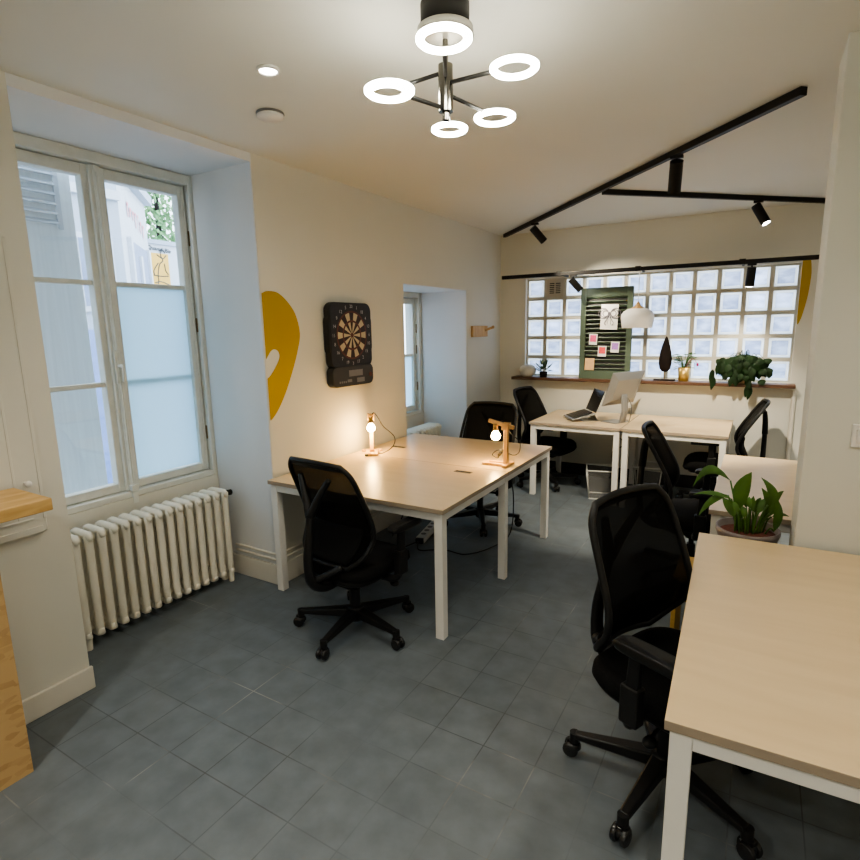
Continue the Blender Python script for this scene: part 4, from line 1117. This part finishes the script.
MB().tube([(0, 0, 0), (0, .03, 1.5), (0, 0, 3.2), (0, 0, 4.6)], [.10, .08, .05, .02], 10).build('trunk', M['dark_wood'], tr)
fo = cl.build('foliage', M['hedge'], tr); fo.matrix_parent_inverse = Matrix.Translation((8.45, -5.8, .25))

# ------------------------------------------------------------------ light
wd = bpy.data.worlds.new('sky'); bpy.context.scene.world = wd; wd.use_nodes = True
n = wd.node_tree.nodes; l = wd.node_tree.links
bg = n['Background']
tc = n.new('ShaderNodeTexCoord'); sx = n.new('ShaderNodeSeparateXYZ'); rp = n.new('ShaderNodeValToRGB')
l.new(tc.outputs['Generated'], sx.inputs[0]); l.new(sx.outputs['Z'], rp.inputs['Fac'])
rp.color_ramp.elements[0].color = (0.80, 0.89, 1.0, 1); rp.color_ramp.elements[1].color = (0.62, 0.80, 1.0, 1)
l.new(rp.outputs['Color'], bg.inputs['Color']); bg.inputs['Strength'].default_value = 3.0
def portal(x, y, z, sx_, sy_, rot):
    li = bpy.data.lights.new('portal', 'AREA'); li.shape = 'RECTANGLE'; li.size = sx_; li.size_y = sy_
    li.cycles.is_portal = True
    o = bpy.data.objects.new('daylight_portal', li); C.objects.link(o); o.location = (x, y, z); o.rotation_euler = rot
portal(WE - .02, 1.82, 1.65, 1.9, 1.2, (0, -PI / 2, 0))
portal(WE - .02, 4.57, 1.38, 1.3, 1.15, (0, -PI / 2, 0))
def fill_downlamp(x, y, e, col=(1, .82, .6)):  # unseen downlights, added to brighten the pier, desk and floor
    t = thing('downlight', 'unseen round ceiling downlight added as fill light', 'downlight', (x, y, CZ), 0, 'added fill downlights')
    c = MB(); c.lathe([(.034, -.001), (.045, -.001), (.047, -.006), (.036, -.012), (.034, -.003)], n=24); c.build('rim', M['white_plastic'], t)
    c = MB(); c.lathe([(.001, -.005), (.034, -.005), (.034, -.001), (.001, -.001)], n=24); c.build('lens', M['cool_led'], t)
    li = bpy.data.lights.new('down', 'SPOT'); li.energy = e; li.color = col; li.spot_size = math.radians(130); li.spot_blend = .8; li.shadow_soft_size = .05
    o = bpy.data.objects.new('down_lamp', li); C.objects.link(o); o.parent = t; o.location = (0, 0, -.03)
for (x_, y_, e_) in ((.35, -.7, 60), (-1.5, -.5, 60), (.95, 1.5, 25), (.8, 4.6, 30)): fill_downlamp(x_, y_, e_, (1, .93, .80))
li = bpy.data.lights.new('down', 'SPOT'); li.energy = 14; li.color = (1, .86, .68); li.spot_size = math.radians(110); li.spot_blend = .7; li.shadow_soft_size = .04
o = bpy.data.objects.new('down_lamp', li); C.objects.link(o); o.parent = dl; o.location = (0, 0, -.03)

# ------------------------------------------------------------------ camera
cd = bpy.data.cameras.new('camera'); cam = bpy.data.objects.new('camera', cd); C.objects.link(cam)
cd.sensor_width = 36; cd.lens = 551.75 / 860 * 36; cd.clip_start = .05
yaw, pit, rol = math.radians(-30.776), math.radians(10.451), math.radians(1.019)
fw = V((math.sin(yaw) * math.cos(pit), math.cos(yaw) * math.cos(pit), -math.sin(pit)))
r0 = V((math.cos(yaw), -math.sin(yaw), 0)); d0 = fw.cross(r0)
rr = r0 * math.cos(rol) + d0 * math.sin(rol); dd = d0 * math.cos(rol) - r0 * math.sin(rol)
cam.matrix_world = Matrix(((rr.x, -dd.x, -fw.x, 0), (rr.y, -dd.y, -fw.y, 0), (rr.z, -dd.z, -fw.z, 1.65), (0, 0, 0, 1)))
sc = bpy.context.scene
sc.camera = cam
sc.view_settings.view_transform = 'AgX'
sc.view_settings.look = 'AgX - Medium High Contrast'
sc.view_settings.exposure = 0.97
sc.cycles.max_bounces = 10; sc.cycles.diffuse_bounces = 5; sc.cycles.transparent_max_bounces = 12
sc.cycles.sample_clamp_indirect = 6.0
sc.cycles.use_denoising = True
